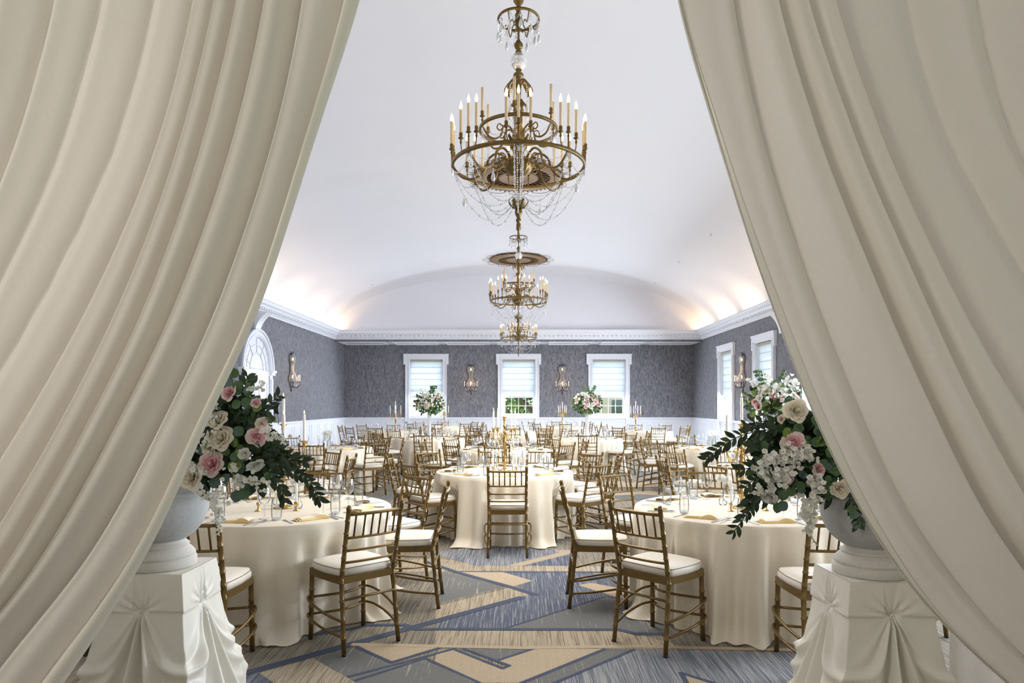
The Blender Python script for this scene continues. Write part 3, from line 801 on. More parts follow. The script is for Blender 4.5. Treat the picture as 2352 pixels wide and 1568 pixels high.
# ------------------------------------------------------------------ pedestals and urns
def urn(label, loc):
    root = thing('stone_urn', label, 'urn', loc)
    m = MB(); m.lathe([(0, 0), (.149, 0), (.152, .003), (.152, .036), (.149, .040), (.142, .041), (.142, .044), (.147, .048), (.146, .056), (.140, .066), (.130, .077), (.120, .084), (.116, .086), (.116, .089), (.121, .092), (.122, .097), (.118, .101), (.110, .103), (.108, .106), (.104, .112), (.100, .12)], 64); m.build('foot', 'stone_foot', root)
    m = MB(); m.lathe([(.09, .112), (.112, .122), (.15, .15), (.18, .19), (.197, .235), (.203, .28), (.205, .315), (.212, .322), (.214, .335), (.205, .342), (.19, .34), (.18, .25), (.10, .16), (0, .15)], 56); m.build('bowl', 'stone', root)
    return root
def pedestal(label, loc, w, seed):
    rnd = random.Random(seed); root = thing('draped_pedestal', label, 'pedestal', loc)
    H = .80; hw = w / 2
    core = MB(); core.box((-hw + .01, -hw + .01, 0), (hw - .01, hw - .01, H - .004)); core.build('plinth', 'trim', root)
    m = MB(); m.grid(lambda u, v: (lerp(-hw, hw, u), lerp(-hw, hw, v), H + .001), 6, 6)
    # four sides, one skin
    N = 96; M = 120; tot = 4 * N
    ph = [rnd.uniform(0, 6) for _ in range(8)]
    z0s = [.655 + rnd.uniform(-.03, .03) for _ in range(4)]
    def side(u, v):
        q = u * 4; k = int(q) % 4; a = (q - int(q)) * 2 - 1     # a in -1..1 along a face
        z = H * (1 - v)
        cs = [((-hw, -hw), (1, 0), (0, -1)), ((hw, -hw), (0, 1), (1, 0)), ((hw, hw), (-1, 0), (0, 1)), ((-hw, hw), (0, -1), (-1, 0))][k]
        (sx, sy), (tx, ty), (nx, ny) = cs
        px = sx + tx * (a + 1) * hw; py = sy + ty * (a + 1) * hw
        L = math.hypot(px, py); cx, cy = px / L, py / L
        cr = abs(a) ** 3; ox, oy = nx * (1 - cr) + cx * cr, ny * (1 - cr) + cy * cr
        z0 = z0s[k]
        if z >= z0:
            t = (H - z) / (H - z0); hh = .004 + .010 * t * abs(a)
            rr = math.hypot(a * hw, z - z0); an = math.atan2(a * hw, z - z0 + 1e-6)
            hh += .006 * math.cos(an * 13 + ph[k]) * min(1, rr / .05) * max(0, 1 - rr / .14) - .012 * math.exp(-(rr / .02) ** 2)
            hh += .012 * t * (abs(a) > .2)
        else:
            dz = z0 - z; fl = .015 + .33 * dz ** 1.25
            an = math.atan2(a * hw, dz + .02)
            fan = math.exp(-(an / .42) ** 2)
            hh = fl + fan * (.020 + .060 * dz) * math.cos(an * 22 + ph[k]) * min(1, dz / .04)
            # swags hanging between the gathers, round each corner
            e = 1 - abs(a); zc = z0 - .24 * (1 - e ** 2.2)
            sw = 0
            for j, dd in enumerate((0, .10, .20)):
                zz = zc - dd * (1 - e * .75) ; x = (z - zz) / .022
                sw += (.034, .028, .024)[j] * math.exp(-x * x) * (1 - e ** 3)
            hh += sw * (1 - fan) + .012 * math.sin(a * 9 + ph[k + 4]) * min(1, dz * 3) * (1 - fan)
            hh -= .01 * math.exp(-(math.hypot(a * hw, dz) / .02) ** 2)
        return (px + ox * hh, py + oy * hh, z + .001 if v < 1 else .004)
    m.grid(side, tot, M, wrap=True); cl = m.build('satin_cloth', 'satin', root)
    for k, (nx, ny) in enumerate(((0, -1), (1, 0), (0, 1), (-1, 0))):
        g = MB(); 
        for j in range(5):
            a = j * 1.25; g.lathe([(0, .006), (.006, 0), (0, -.006)], 6, (nx * (hw + .006) + .006 * math.cos(a) * abs(ny), ny * (hw + .006) + .006 * math.cos(a) * abs(nx), z0s[k] + .006 * math.sin(a)))
        g.build('gather_knot', 'satin', cl)
    return root
LP = (-1.617, 3.08); RP = (1.52, 2.95)
pedestal('left square pedestal draped in gathered ivory satin', (LP[0] + .012, LP[1], 0), .33, 3)
pedestal('right square pedestal draped in gathered ivory satin beside straight curtain panel', (RP[0], RP[1], 0), .33, 8)
urn('pale grey stone urn on left draped pedestal', (LP[0], LP[1], .802))
urn('pale grey stone urn on right draped pedestal', (RP[0], RP[1], .802))
near_arrangement('pink and cream rose arrangement spilling from left urn', (LP[0], LP[1], 1.145), 2.93,
    [(520, 990, .15, .19, 190), (590, 1050, .10, .12, 110), (470, 1060, .10, .10, 90), (540, 925, .09, .09, 60)],
    [(527, 903, 20, 'pink', (-.3, -1, .3)), (592, 1001, 25, 'pink', (.5, -1, .1)), (486, 1066, 30, 'pink', (.1, -1, .2)), (508, 1007, 30, 'cream', (.1, -1, .3)), (440, 1098, 29, 'cream', (-.1, -1, .1)),
     (588, 1068, 20, 'white', (.5, -.7, -.7)), (500, 965, 25, 'cream', (0, -1, .6)), (478, 1030, 18, 'cream', (-.3, -1, 0)), (588, 925, 12, 'pink', (.5, -1, .2)), (603, 972, 16, 'blush', (.7, -1, .2)), (562, 1042, 15, 'white', (.2, -1, -.3))],
    [[(560, 985), (600, 945), (640, 908)], [(590, 1030), (650, 1045), (706, 1062)], [(600, 1040), (660, 1075), (710, 1105), (735, 1150)], [(580, 1050), (620, 1085), (645, 1120), (655, 1155)], [(560, 960), (590, 950), (615, 945)], [(560, 900), (565, 880), (568, 862)], [(590, 1030), (625, 1020), (650, 1030)], [(610, 1060), (650, 1060), (680, 1055)]],
    [(540, 872, 16, 3), (556, 898, 16, 3), (556, 921, 15, 3), (577, 932, 15, 3), (545, 1060, 16, 3), (525, 1048, 14, 2), (558, 1058, 17, 2), (548, 1122, 18, 3), (510, 1112, 17, 2), (560, 1000, 16, 3), (460, 1045, 12, 3), (572, 870, 8, 4), (620, 955, 10, 4), (610, 1100, 10, 3), (540, 1030, 15, 3)],
    [([(570, 890), (590, 895), (606, 882)], 16, 7, 6), ([(480, 950), (490, 960), (500, 975)], 34, 7, 12), ([(600, 995), (640, 1000), (660, 1015)], 24, 8, 7), ([(530, 1085), (560, 1100), (610, 1110)], 40, 9, 9), ([(455, 1115), (480, 1145), (500, 1170), (503, 1195)], 44, 9, 7), ([(503, 1195), (505, 1208), (502, 1228)], 10, 5, 2), ([(440, 1070), (470, 1085)], 18, 9, 8), ([(480, 1000), (470, 1030)], 20, 7, 9)], 11)
near_arrangement('large rose and eucalyptus arrangement spilling from right urn', (RP[0], RP[1], 1.145), 2.82,
    [(1850, 1030, .13, .17, 210), (1900, 1060, .10, .14, 150), (1790, 1060, .09, .10, 100), (1790, 1000, .07, .06, 50), (1880, 985, .06, .06, 60)],
    [(1828, 943, 29, 'cream', (0, -1, .25)), (1822, 1017, 27, 'pink', (-.4, -1, .1)), (1880, 1078, 18, 'pink', (.3, -1, .3)), (1931, 1122, 23, 'cream', (-.1, -1, -.1)), (1766, 1140, 23, 'white', (-.5, -.7, -.7)), (1795, 962, 11, 'blush', (-1, -.6, 0)), (1845, 1045, 16, 'white', (.2, -1, -.3)), (1812, 1100, 12, 'pink', (-.2, -1, 0))],
    [[(1790, 985), (1740, 990), (1690, 1005), (1650, 1032), (1622, 1056)], [(1780, 1060), (1740, 1070), (1695, 1080)], [(1790, 1120), (1745, 1130), (1715, 1160)], [(1780, 1130), (1735, 1150), (1715, 1180), (1685, 1222)], [(1770, 965), (1735, 970), (1710, 975)], [(1780, 1010), (1745, 1015), (1720, 1025)], [(1765, 1095), (1735, 1100), (1710, 1120)], [(1950, 1140), (1965, 1170), (1972, 1205)], [(1780, 950), (1775, 940), (1780, 930)]],
    [(1772, 935, 14, 4), (1818, 982, 16, 3), (1868, 978, 17, 3), (1875, 1006, 14, 3), (1862, 1025, 16, 3), (1896, 1026, 17, 3), (1878, 1056, 16, 3), (1852, 1082, 12, 3), (1802, 1122, 16, 3), (1826, 1120, 14, 3), (1787, 1150, 16, 3), (1905, 1085, 15, 3), (1760, 1035, 14, 3), (1730, 1090, 10, 3), (1895, 1110, 12, 3), (1890, 985, 14, 3), (1925, 1075, 14, 3), (1968, 1170, 14, 3), (1972, 1195, 12, 3)],
    [([(1760, 1050), (1800, 1060), (1830, 1050)], 60, 10, 12), ([(1750, 1080), (1780, 1100), (1810, 1095)], 60, 10, 12), ([(1870, 1095), (1872, 1120), (1862, 1150), (1858, 1180)], 60, 11, 9), ([(1858, 1180), (1856, 1200), (1852, 1215)], 26, 10, 8), ([(1852, 1215), (1865, 1235), (1880, 1255)], 8, 5, 2), ([(1845, 1040), (1870, 1045)], 24, 9, 8), ([(1740, 1120), (1750, 1130)], 14, 8, 8), ([(1800, 1025), (1830, 1040), (1850, 1040)], 26, 9, 8)], 12)

# ------------------------------------------------------------------ tables
def tablecloth(label, x, y, R, var, fold, seats, lod):
    rnd = random.Random(100 + var); mb = MB()
    ph = [rnd.uniform(0, 2*PI) for _ in range(8)]; nf = rnd.choice([32, 35, 38])
    nu, nv = ((640, 40), (360, 28), (240, 20))[lod]
    ch = []
    for sx, sy, fa in seats:
        f = Vector((math.cos(math.radians(fa)), math.sin(math.radians(fa)))); c = Vector((sx - x, sy - y)); ch.append((c, f, c + f * .245))
    def fn(u, v):
        a = u * 2 * PI
        if v < .12:
            r = R * v / .12; return (r * math.cos(a), r * math.sin(a), TZ - .001)
        t = (v - .12) / .88
        g = t ** .55
        w = .5 + .5 * math.sin(a * 3 + ph[1])
        fo = math.sin(a * nf + 1.3 * math.sin(2 * a + ph[2]) + ph[0] + .6 * t * math.sin(a * 5))
        f2 = math.sin(a * (nf // 2) + ph[3] + .9 * t)
        fo = .75 * math.sin(a * nf + 1.6 * math.sin(2 * a + ph[2]) + 1.1 * math.sin(5 * a + ph[5]) + ph[0] + .5 * t) + .45 * math.sin(a * nf * .47 + ph[6] + 1.5 * math.sin(3 * a))
        r = R + .010 + .045 * t + g * (fold * (.35 + .75 * w) * fo * (.55 + .45 * t) + .022 * f2)
        z = TZ * (1 - t)
        hb = max(0, (t - .86) / .14); r += hb * hb * .05 * (1 + math.sin(a * 7 + ph[4]))
        z = max(.006 + .005 * (1 + math.sin(a * nf)), z)
        if t < .05: r = R + .012 * math.sin(t / .05 * PI / 2) ; z = TZ - .010 * (t / .05) ** 2
        d = Vector((math.cos(a), math.sin(a)))
        for c, f, p0 in ch:
            df = d.dot(f)
            if df > -.2: continue
            rl = p0.dot(f) / df; off = abs((d * rl - p0).cross(f)) if False else abs((d.x*rl - p0.x) * f.y - (d.y*rl - p0.y) * f.x)
            if rl < r + .02:
                k = min(1, max(0, (.275 - off) / .07)); k = k * k * (3 - 2 * k)
                kz = min(1, max(0, (.66 - z) / .12)); r = lerp(r, min(r, rl - .026 * (1 - fo)), k * kz)
        return (r * math.cos(a), r * math.sin(a), z)
    mb.grid(fn, nu, nv, wrap=True)
    o = mb.build('tablecloth', 'linen'); o.location = (x, y, 0)
    tag(o, label, 'tablecloth', 'floor-length round tablecloths'); return o

S = 1.0
TABLES = [  # name, x, y, lod, centrepiece
 ('front left table', -1.78, 5.17, 0, 'cand'),
 ('front right table', 1.69, 5.17, 0, 'cand'),
 ('front centre table', -.165, 8.02, 0, 'cand'),
 ('left table of second row', -3.40, 8.25, 1, 'bud'),
 ('right table of second row', 3.05, 8.2, 1, 'tall'),
 ('centre table of third row', -.25, 11.76, 1, 'bud'),
 ('left table of third row', -3.41, 12.16, 1, 'cyl'),
 ('right table of third row', 3.45, 12.16, 1, 'cyl'),
 ('left table of fourth row', -2.03, 15.55, 1, 'tall'),
 ('right table of fourth row', 1.56, 15.55, 1, 'tall'),
 ('centre table of fifth row', -.14, 19.3, 2, 'bud'),
 ('left table of fifth row', -3.75, 19.7, 2, 'cand'),
 ('right table of fifth row', 3.63, 19.7, 2, 'cand'),
 ('left table of back row', -2.55, 23.4, 2, 'cand'),
 ('right table of back row', 1.5, 23.4, 2, 'cand'),
]
EXPL = {  # seat centre x, y, facing angle (degrees, 90 = away from the camera)
 'front left table': [(-1.84, 4.03, 90), (-1.08, 4.44, 134), (-.84, 5.29, 182), (-1.10, 5.93, 226), (-1.82, 6.23, 272), (-2.55, 5.95, 315), (-2.83, 5.2, 0), (-2.6, 4.45, 45)],
 'front right table': [(1.79, 4.03, 90), (.92, 4.42, 44), (.62, 5.29, -2), (1.05, 6.10, -55), (1.80, 6.30, -92), (2.42, 5.95, 228), (2.75, 5.2, 180), (2.5, 4.5, 135)],
 'front centre table': [(-.11, 7.00, 90), (-.95, 7.52, 35), (-1.27, 8.22, 2), (-1.05, 8.95, -52), (-.35, 9.15, -88), (.28, 9.12, 264), (.74, 8.70, 222), (.92, 8.15, 178), (.68, 7.53, 136)],
}
rnd = random.Random(42)
rose_tall = {}
def tall_piece(label, x, y, vlabel, seed):
    v = copyof('tallvase', lambda: (lambda r: r)(tallvase()), (x, y, TZ), 0, vlabel, 'vase', None)
    root = thing('tall_flower_arrangement', label, 'flowers', (x, y, TZ + .62))
    r_ = random.Random(seed); mb = MB()
    foliage_ball(mb, (0, 0, .18), (.33, .33, .24), 420, r_, .075, .05, (0, 1, 1, 2)); mb.build('foliage', ['leaf_dark', 'leaf_round', 'leaf_bright'], root)
    for k in range(36):
        a = r_.uniform(0, 2*PI) if k > 20 else r_.uniform(PI + .2, 2*PI - .2); e = r_.uniform(-.35, 1.1)
        d = Vector((math.cos(a) * math.cos(e), math.sin(a) * math.cos(e), math.sin(e)))
        p = Vector((d.x * .30, d.y * .30, .17 + d.z * .23)); rose(root, p, r_.uniform(.050, .068), r_.choice(['cream', 'blush', 'pink', 'white', 'cream'] if seed % 2 else ['white', 'cream', 'white', 'blush', 'pink']), d, k)
    for k in range(10):
        a = r_.uniform(PI, 2*PI); mb = MB()
        p = curve([(0, 0, .2), (.22 * math.cos(a), .22 * math.sin(a), .36), (.35 * math.cos(a), .32 * math.sin(a), .12 + .4 * r_.random())], 8)
        blossoms(mb, p, 26, .022, r_, .022); mb.build('white_blossom_stem', ['petal_white', 'flower_eye', 'stem_green'], root)
    for k in range(4):
        a = r_.uniform(0, 2*PI); mb = MB(); p = curve([(0, 0, .2), (.12 * math.cos(a), .1 * math.sin(a), .42), (.2 * math.cos(a), .15 * math.sin(a), .56)], 8)
        sprig(mb, p, 6, .06, .06, r_, 0, True); mb.build('eucalyptus_sprig', ['leaf_round'], root)
def tallvase():
    r = thing('tall_glass_vase', '', 'vase')
    lath('body', [(.055, .012), (.045, .1), (.038, .3), (.045, .55), (.06, .66)], 'crystal', 18, r)
    lath('foot', [(0, 0), (.075, 0), (.078, .006), (.06, .012), (0, .014)], 'crystal', 18, r)
    return r
def budvase(label, loc, group, seed=0):
    root = thing('bud_vase', label, 'vase', loc, 0, group)
    lath('bottle', [(0, .002), (.026, .002), (.033, .02), (.030, .045), (.014, .07), (.010, .10), (.013, .11)], 'glass', 14, root)
    r_ = random.Random(seed)
    for k in range(2):
        a = r_.uniform(0, 6); m = MB(); m.tube(curve([(0, 0, .01), (.004 * math.cos(a), .004 * math.sin(a), .1), (.03 * math.cos(a), .02 * math.sin(a), .19)], 6), .0022, 5)
        m.build('flower_stem', 'stem_green', root)
    m = MB()
    for c in ((-.025, 0, .205), (.028, -.01, .195)):
        for ring in range(2):
            for q in range(6):
                an = 2*PI*q/6 + ring * .5; d = Vector((math.cos(an), -.35 + math.sin(an) * .3, math.sin(an) * .8 + .3))
                m.leaf(Vector(c), d, (0, -.6, 1), .042 - .01 * ring, .03, 0, True, .1)
        m.bead((c[0], c[1] - .006, c[2]), .005, None, 1)
    m.build('white_flower', ['petal_white', 'flower_eye'], root)
    return root
def cylvase(label, loc):
    root = thing('cylinder_vase', label, 'vase', loc)
    lath('glass_cylinder', [(0, .004), (.055, .004), (.058, .0), (.06, .01), (.06, .22)], 'glass', 20, root)
    m = MB(); r_ = random.Random(3)
    for k in range(9):
        a = r_.uniform(0, 6.28); rr = r_.uniform(.02, .06); c = Vector((rr * math.cos(a), rr * math.sin(a), .23 + r_.uniform(0, .06)))
        m.tube([(0, 0, .02), tuple(c)], .002, 5, 2)
        for q in range(6):
            an = 2*PI*q/6; d = Vector((math.cos(an), math.sin(an) * .4 - .2, math.sin(an) * .7 + .3)); m.leaf(c, d, (0, -.6, 1), .042, .032, 0, True, .1)
    m.build('white_flower', ['petal_white', 'flower_eye', 'stem_green'], root)
    return root

SKIPSET = set()
for ti, (tn, tx, ty, lod, cp) in enumerate(TABLES):
    # chairs
    if tn in EXPL:
        seats = EXPL[tn]
    else:
        seats = []
        for k in range(8):
            a = -PI / 2 + k * PI / 4 + rnd.uniform(-.14, .14); d = rnd.uniform(1.02, 1.16)
            seats.append((tx + d * math.cos(a), ty + d * math.sin(a), math.degrees(a) + 180 + rnd.uniform(-12, 12)))
    tablecloth('floor-length ivory tablecloth over the ' + tn, tx, ty, .79, ti, .066, seats, lod)
    used = {}
    for sx, sy, fa in seats:
        wh = WHERE(math.atan2(sy - ty, sx - tx))
        if wh in used: wh = 'back ' + wh
        used[wh] = 1
        if abs(sx) > 6.3: continue
        place_chair(sx, sy, math.radians(fa) - PI / 2, wh, 'the ' + tn, lod)
    # settings
    for k in range(8):
        a = -PI / 2 + k * PI / 4 + (0 if lod else .12 * 0)
        if tn == 'front left table': a -= .18
        if tn == 'front right table': a += .02
        wh = WHERE(-PI / 2 + k * PI / 4); c, s = math.cos(a), math.sin(a)
        def P(r, t, c=c, s=s): return (tx + r * c - t * s, ty + r * s + t * c, TZ)
        rz = a + PI / 2
        pl = '%s place of the %s' % (wh, tn)
        p = P(.62, 0)
        copyof('nap', lambda: napkin_mesh().build('napkin', ['napkin', 'napkin_pale']), p, rz + rnd.uniform(-.25, .25), 'folded golden napkin at the ' + pl, 'napkin', 'napkins on the ' + tn)
        if lod < 2:
            r0 = rnd.uniform(-.1, .1)
            copyof('fork', lambda: fork_mesh().build('fork', 'steel'), P(.64, -.15), rz + r0, 'steel dinner fork at the ' + pl, 'fork', 'forks on the ' + tn)
            copyof('knife', lambda: knife_mesh().build('knife', 'steel'), P(.64, .15), rz + r0, 'steel table knife at the ' + pl, 'knife', 'knives on the ' + tn)
        if lod == 0:
            copyof('spoon', lambda: spoon_mesh().build('spoon', 'steel'), P(.64, .19), rz + r0 + .1, 'steel spoon at the ' + pl, 'spoon', 'spoons on the ' + tn)
        g1 = P(.47, .13 + rnd.uniform(-.02, .02)); g2 = P(.50, .24 + rnd.uniform(-.02, .02)) 
        if lod < 2:
            copyof('w%d' % lod, lambda: wine_proto([20, 12][lod]), g1, 0, 'stemmed wine glass at the ' + pl, 'glass', 'wine glasses on the ' + tn)
            copyof('t%d' % lod, lambda: tumbler_proto([20, 12][lod]), g2, 0, 'clear water tumbler at the ' + pl, 'glass', 'water glasses on the ' + tn)
        else:
            copyof('w2', lambda: one_glass('wine', 8), g1, 0, 'stemmed wine glass at the ' + pl, 'glass', 'wine glasses on the ' + tn)
            copyof('t2', lambda: one_glass('tumbler', 8), g2, 0, 'clear water tumbler at the ' + pl, 'glass', 'water glasses on the ' + tn)
    # centrepieces
    if cp == 'cand':
        if 'cand' not in P_: P_['cand'] = candelabrum('', (0, 0, 0))
        o = P_['cand'] if ti == 0 else dup(P_['cand'])
        off = {'left table of fifth row': (.2, 0), 'left table of back row': (0, 0), 'right table of fifth row': (-.25, 0)}.get(tn, (0, 0))
        o.location = (tx + off[0], ty + off[1], TZ); o.rotation_euler = (0, 0, .35 + ti * .12); o['label'] = 'five-arm gold candelabra with white candles on the ' + tn; o['group'] = 'gold candelabras'
    elif cp == 'tall':
        tall_piece('round rose and greenery centrepiece above the ' + tn, tx, ty, 'tall clear glass vase on the ' + tn, ti)
    elif cp == 'cyl':
        cylvase('clear cylinder vase of white flowers on the ' + tn, (tx, ty, TZ))
    if lod < 2:
        offs = [(-.13, -.16, 'left'), (.14, -.13, 'right')] if lod == 0 else [(-.16, .02, 'left'), (.16, -.02, 'right')]
        for dx, dy, w in offs:
            copyof('taper', lambda: taper('', (0, 0, 0), ''), (tx + dx, ty + dy, TZ), 0, 'small white taper candle, %s of centre on the %s' % (w, tn), 'candle', 'taper candles on the ' + tn)
        if cp in ('cand', 'bud'):
            for dx, dy, w in ((-.10, .14, 'left'), (.11 if lod else .12, -.03, 'right')):
                copyof('bud', lambda: budvase('', (0, 0, 0), '', 1), (tx + dx, ty + dy, TZ), 0, 'clear bud vase with white flowers %s of centre on the %s' % (w, tn), 'vase', 'bud vases on the ' + tn)

# ------------------------------------------------------------------ chandeliers
def chain(mb, pts, r=.0075, step=.022, big=0):
    L = [0]
    for i in range(1, len(pts)): L.append(L[-1] + (Vector(pts[i]) - Vector(pts[i-1])).length)
    n = max(2, int(L[-1] / step)); j = 0
    for k in range(n + 1):
        d = L[-1] * k / n
        while j < len(L) - 2 and L[j + 1] < d: j += 1
        t = (d - L[j]) / max(1e-6, L[j+1] - L[j]); p = Vector(pts[j]).lerp(Vector(pts[j+1]), min(1, t))
        rr = r * (1.5 if big and k % big == 0 else 1)
        mb.bead(p, rr, rr * 1.25)
def drop(mb, p, s=1):
    x, y, z = p; mb.lathe([(0, 0), (.004*s, -.01*s), (.014*s, -.045*s), (.016*s, -.06*s), (.010*s, -.075*s), (0, -.082*s)], 6, (x, y, z)); mb.bead((x, y, z + .006*s), .006*s)
def sag(a, b, d, n=14):
    a = Vector(a); b = Vector(b); return [a.lerp(b, i / n) + Vector((0, 0, -d * 4 * (i / n) * (1 - i / n))) for i in range(n + 1)]
def ring(mb, R, z, r=.012, seg=64, h=1.0):
    vs = []; prof = [(R - r, z - r*h), (R + r*.6, z - r*h), (R + r, z - r*h*.5), (R + r*.6, z + r*h), (R - r, z + r*h), (R - r, z - r*h)]
    mb.lathe(prof, seg)
def chandelier(label):
    Z0 = 0.0      # origin at the lower ring centre; height of the others relative to it
    root = thing('chandelier', label, 'chandelier', (0, 0, 0), 0, 'brass chandeliers along the room')
    top = 2.62
    m = MB(); m.tube([(0, 0, 1.58), (0, 0, top)], .010, 8); m.lathe([(.0, 1.60), (.03, 1.60), (.045, 1.56), (.052, 1.53), (.045, 1.49), (.02, 1.455), (.022, 1.44), (.03, 1.42), (.018, 1.40)], 20); m.lathe([(.09, top), (.085, top - .03), (.03, top - .06), (.01, top - .10)], 24); m.build('suspension_rod', 'antique_brass', root)
    m = MB(); ring(m, .185, 1.33, .009, 40)
    for k in range(6):
        a = PI/3*k; m.tube(curve([(.02*math.cos(a), .02*math.sin(a), 1.36), (.06*math.cos(a), .06*math.sin(a), 1.25), (.11*math.cos(a), .11*math.sin(a), 1.28), (.15*math.cos(a), .15*math.sin(a), 1.24), (.185*math.cos(a), .185*math.sin(a), 1.32)], 14), .005, 6)
    cr = m.build('crown_ring', 'antique_brass', root)
    m = MB()
    for k in range(12):
        a = PI/6*k + .1; b = PI/6*(k+1) + .1
        pa = (.187*math.cos(a), .187*math.sin(a), 1.32); pb = (.187*math.cos(b), .187*math.sin(b), 1.32)
        chain(m, sag(pa, pb, .14 if k % 2 else .08), .0055, .016)
        if k % 2 == 0:
            chain(m, [pa, (pa[0], pa[1], pa[2] - .08)], .0055, .016); drop(m, (pa[0], pa[1], 1.22), 1.1)
        else:
            m.bead((pa[0], pa[1], 1.27), .012, .02); drop(m, (pa[0], pa[1], 1.25), 1.2)
    m.build('crown_crystals', 'crystal', cr)
    m = MB(); m.lathe([(.018, 1.40), (.035, 1.37), (.028, 1.33), (.030, 1.28), (.016, 1.26), (.022, 1.24), (.010, 1.22), (.010, 1.16), (.016, 1.13)], 20); m.lathe([(.014, 1.14), (.036, 1.11), (.038, 1.09), (.03, 1.07), (.012, 1.055), (.026, 1.045), (.028, 1.035), (.018, 1.02)], 40, flute=.07, fn=14); m.build('baluster', 'antique_brass', root)
    m = MB(); m.lathe([(.015, 1.03), (.045, 1.015), (.068, .985), (.076, .95), (.068, .912), (.04, .885), (.02, .88)], 32); m.lathe([(.010, 1.03), (.010, .88)], 8, mi=0); m.build('cut_glass_ball', 'crystal', root)
    m = MB(); m.lathe([(.018, .885), (.028, .875), (.018, .855), (.042, .84), (.046, .825), (.03, .80), (.018, .79), (.016, .76), (.028, .745), (.024, .72), (.018, .60), (.026, .54), (.034, .42), (.03, .36), (.05, .34), (.055, .28), (.05, .25), (.07, .22), (.075, .17), (.05, .14), (.045, .09), (.10, .07), (.125, .05), (.128, .02), (.115, -.03), (.08, -.07), (.04, -.09), (.02, -.095), (.016, -.10), (.024, -.16), (.016, -.19), (.010, -.22), (.012, -.30), (.02, -.315), (.012, -.33), (.012, -.36), (.028, -.385), (.034, -.41), (.026, -.44), (.014, -.46), (.022, -.475), (.024, -.49), (.014, -.50), (.02, -.52), (.014, -.56), (.005, -.60), (0, -.62)], 56, flute=.05, fn=14); m.build('centre_column', 'antique_brass', root)
    m = MB()
    for z, R_, n, lz in ((.74, .125, 8, -.045), (.55, .075, 6, -.02), (.22, .12, 8, .03), (-.36, .085, 6, .035)):
        for k in range(n):
            a = 2*PI*k/n; c, s = math.cos(a), math.sin(a)
            P = curve([(.015*c, .015*s, z), (R_*.5*c, R_*.5*s, z + .035 * (1 if lz < 0 else -.4)), (R_*c, R_*s, z + lz), (R_*.92*c, R_*.92*s, z + lz * 1.8)], 8)
            m.tube(P, [.006, .012, .017, .020, .020, .018, .014, .009, .003], 6, flat=.4)
    m.build('acanthus_leaves', 'antique_brass', root)
    m = MB()
    for k in range(8):
        a = 2*PI*k/8; c, s = math.cos(a), math.sin(a)
        chain(m, [(.105*c, .105*s, .70), (.108*c, .108*s, .56)], .006, .016); drop(m, (.108*c, .108*s, .55), 1.2)
    m.build('crystal_drops', 'crystal', root)
    # upper tier
    UZ = .33; UR = .35
    m = MB(); ring(m, UR, UZ, .011, 64, 1.2); ur = m.build('upper_ring', 'antique_brass', root)
    for k in range(6):
        a = 2*PI*k/6 + .42; c, s = math.cos(a), math.sin(a)
        m = MB(); m.tube(curve([(r*c, r*s, z) for r, z in [(.045, .30), (.10, .36), (.15, .34), (.17, .26), (.23, .22), (.30, .24), (.345, .31)]], 18), .0085, 7)
        m.tube(curve([(r*c, r*s, z) for r, z in [(.15, .34), (.19, .36), (.21, .32), (.18, .30), (.165, .32)]], 10), .006, 6)
        m.build('upper_arm', 'antique_brass', root)
    def candle(a, R, z, L, lit, parent=root):
        x, y = R*math.cos(a), R*math.sin(a)
        m = MB(); m.lathe([(.0, -.05), (.006, -.045), (.012, -.03), (.006, -.018), (.010, -.006), (.022, 0), (.024, .006), (.012, .012), (.015, .02), (.016, .045), (.013, .05)], 10, (x, y, z)); m.build('candle_socket', 'antique_brass', parent)
        m = MB(); m.lathe([(.0125, 0), (.0125, L), (0, L)], 10, (x, y, z + .045)); cd = m.build('candle_sleeve', 'candle_tube', parent)
        if lit:
            m = MB(); m.lathe([(.005, 0), (.012, .014), (.014, .026), (.011, .045), (.005, .066), (0, .08)], 10, (x, y, z + .045 + L)); m.build('candle_bulb', 'bulb', cd)
    for k in range(6): candle(2*PI*k/6 + .42 , UR, UZ + .065, .21, False)
    m = MB()
    for k in range(6):
        a = 2*PI*k/6 + .42; b = 2*PI*(k+1)/6 + .42
        chain(m, sag((UR*math.cos(a), UR*math.sin(a), UZ - .01), (UR*math.cos(b), UR*math.sin(b), UZ - .01), .12), .0055, .018)
        for q in (-.06, 0, .06): chain(m, [(UR*math.cos(a+q), UR*math.sin(a+q), UZ - .01), (UR*math.cos(a+q*.5), UR*math.sin(a+q*.5), UZ - .17)], .005, .017)
    m.build('upper_crystals', 'crystal', ur)
    # lower tier
    LR = .595
    m = MB(); ring(m, LR, 0, .012, 96, 1.3); lr = m.build('lower_ring', 'antique_brass', root)
    for k in range(8):
        a = -PI/2 + k*PI/4; c, s = math.cos(a), math.sin(a)
        m = MB(); m.tube(curve([(r*c, r*s, z) for r, z in [(.09, 0), (.13, .09), (.20, .12), (.27, .07), (.29, -.0), (.34, -.07), (.42, -.11), (.50, -.10), (.57, -.03), (.595, .02)]], 26), [.014, .014, .013] + [.0105] * 24, 8)
        m.tube([((.20 + .045*math.cos(t))*c, (.20 + .045*math.cos(t))*s, .03 + .045*math.sin(t)) for t in [2*PI*i/14 for i in range(14)]], .006, 6, closed=True)
        m.lathe([(0, -.012), (.022, -.006), (.024, 0), (.012, .01), (0, .012)], 10, (.20*c, .20*s, .03))
        m.build('lower_arm', 'antique_brass', root)
        t = Vector((-s, c, 0)); p0 = Vector((LR*c, LR*s, 0))
        m = MB()
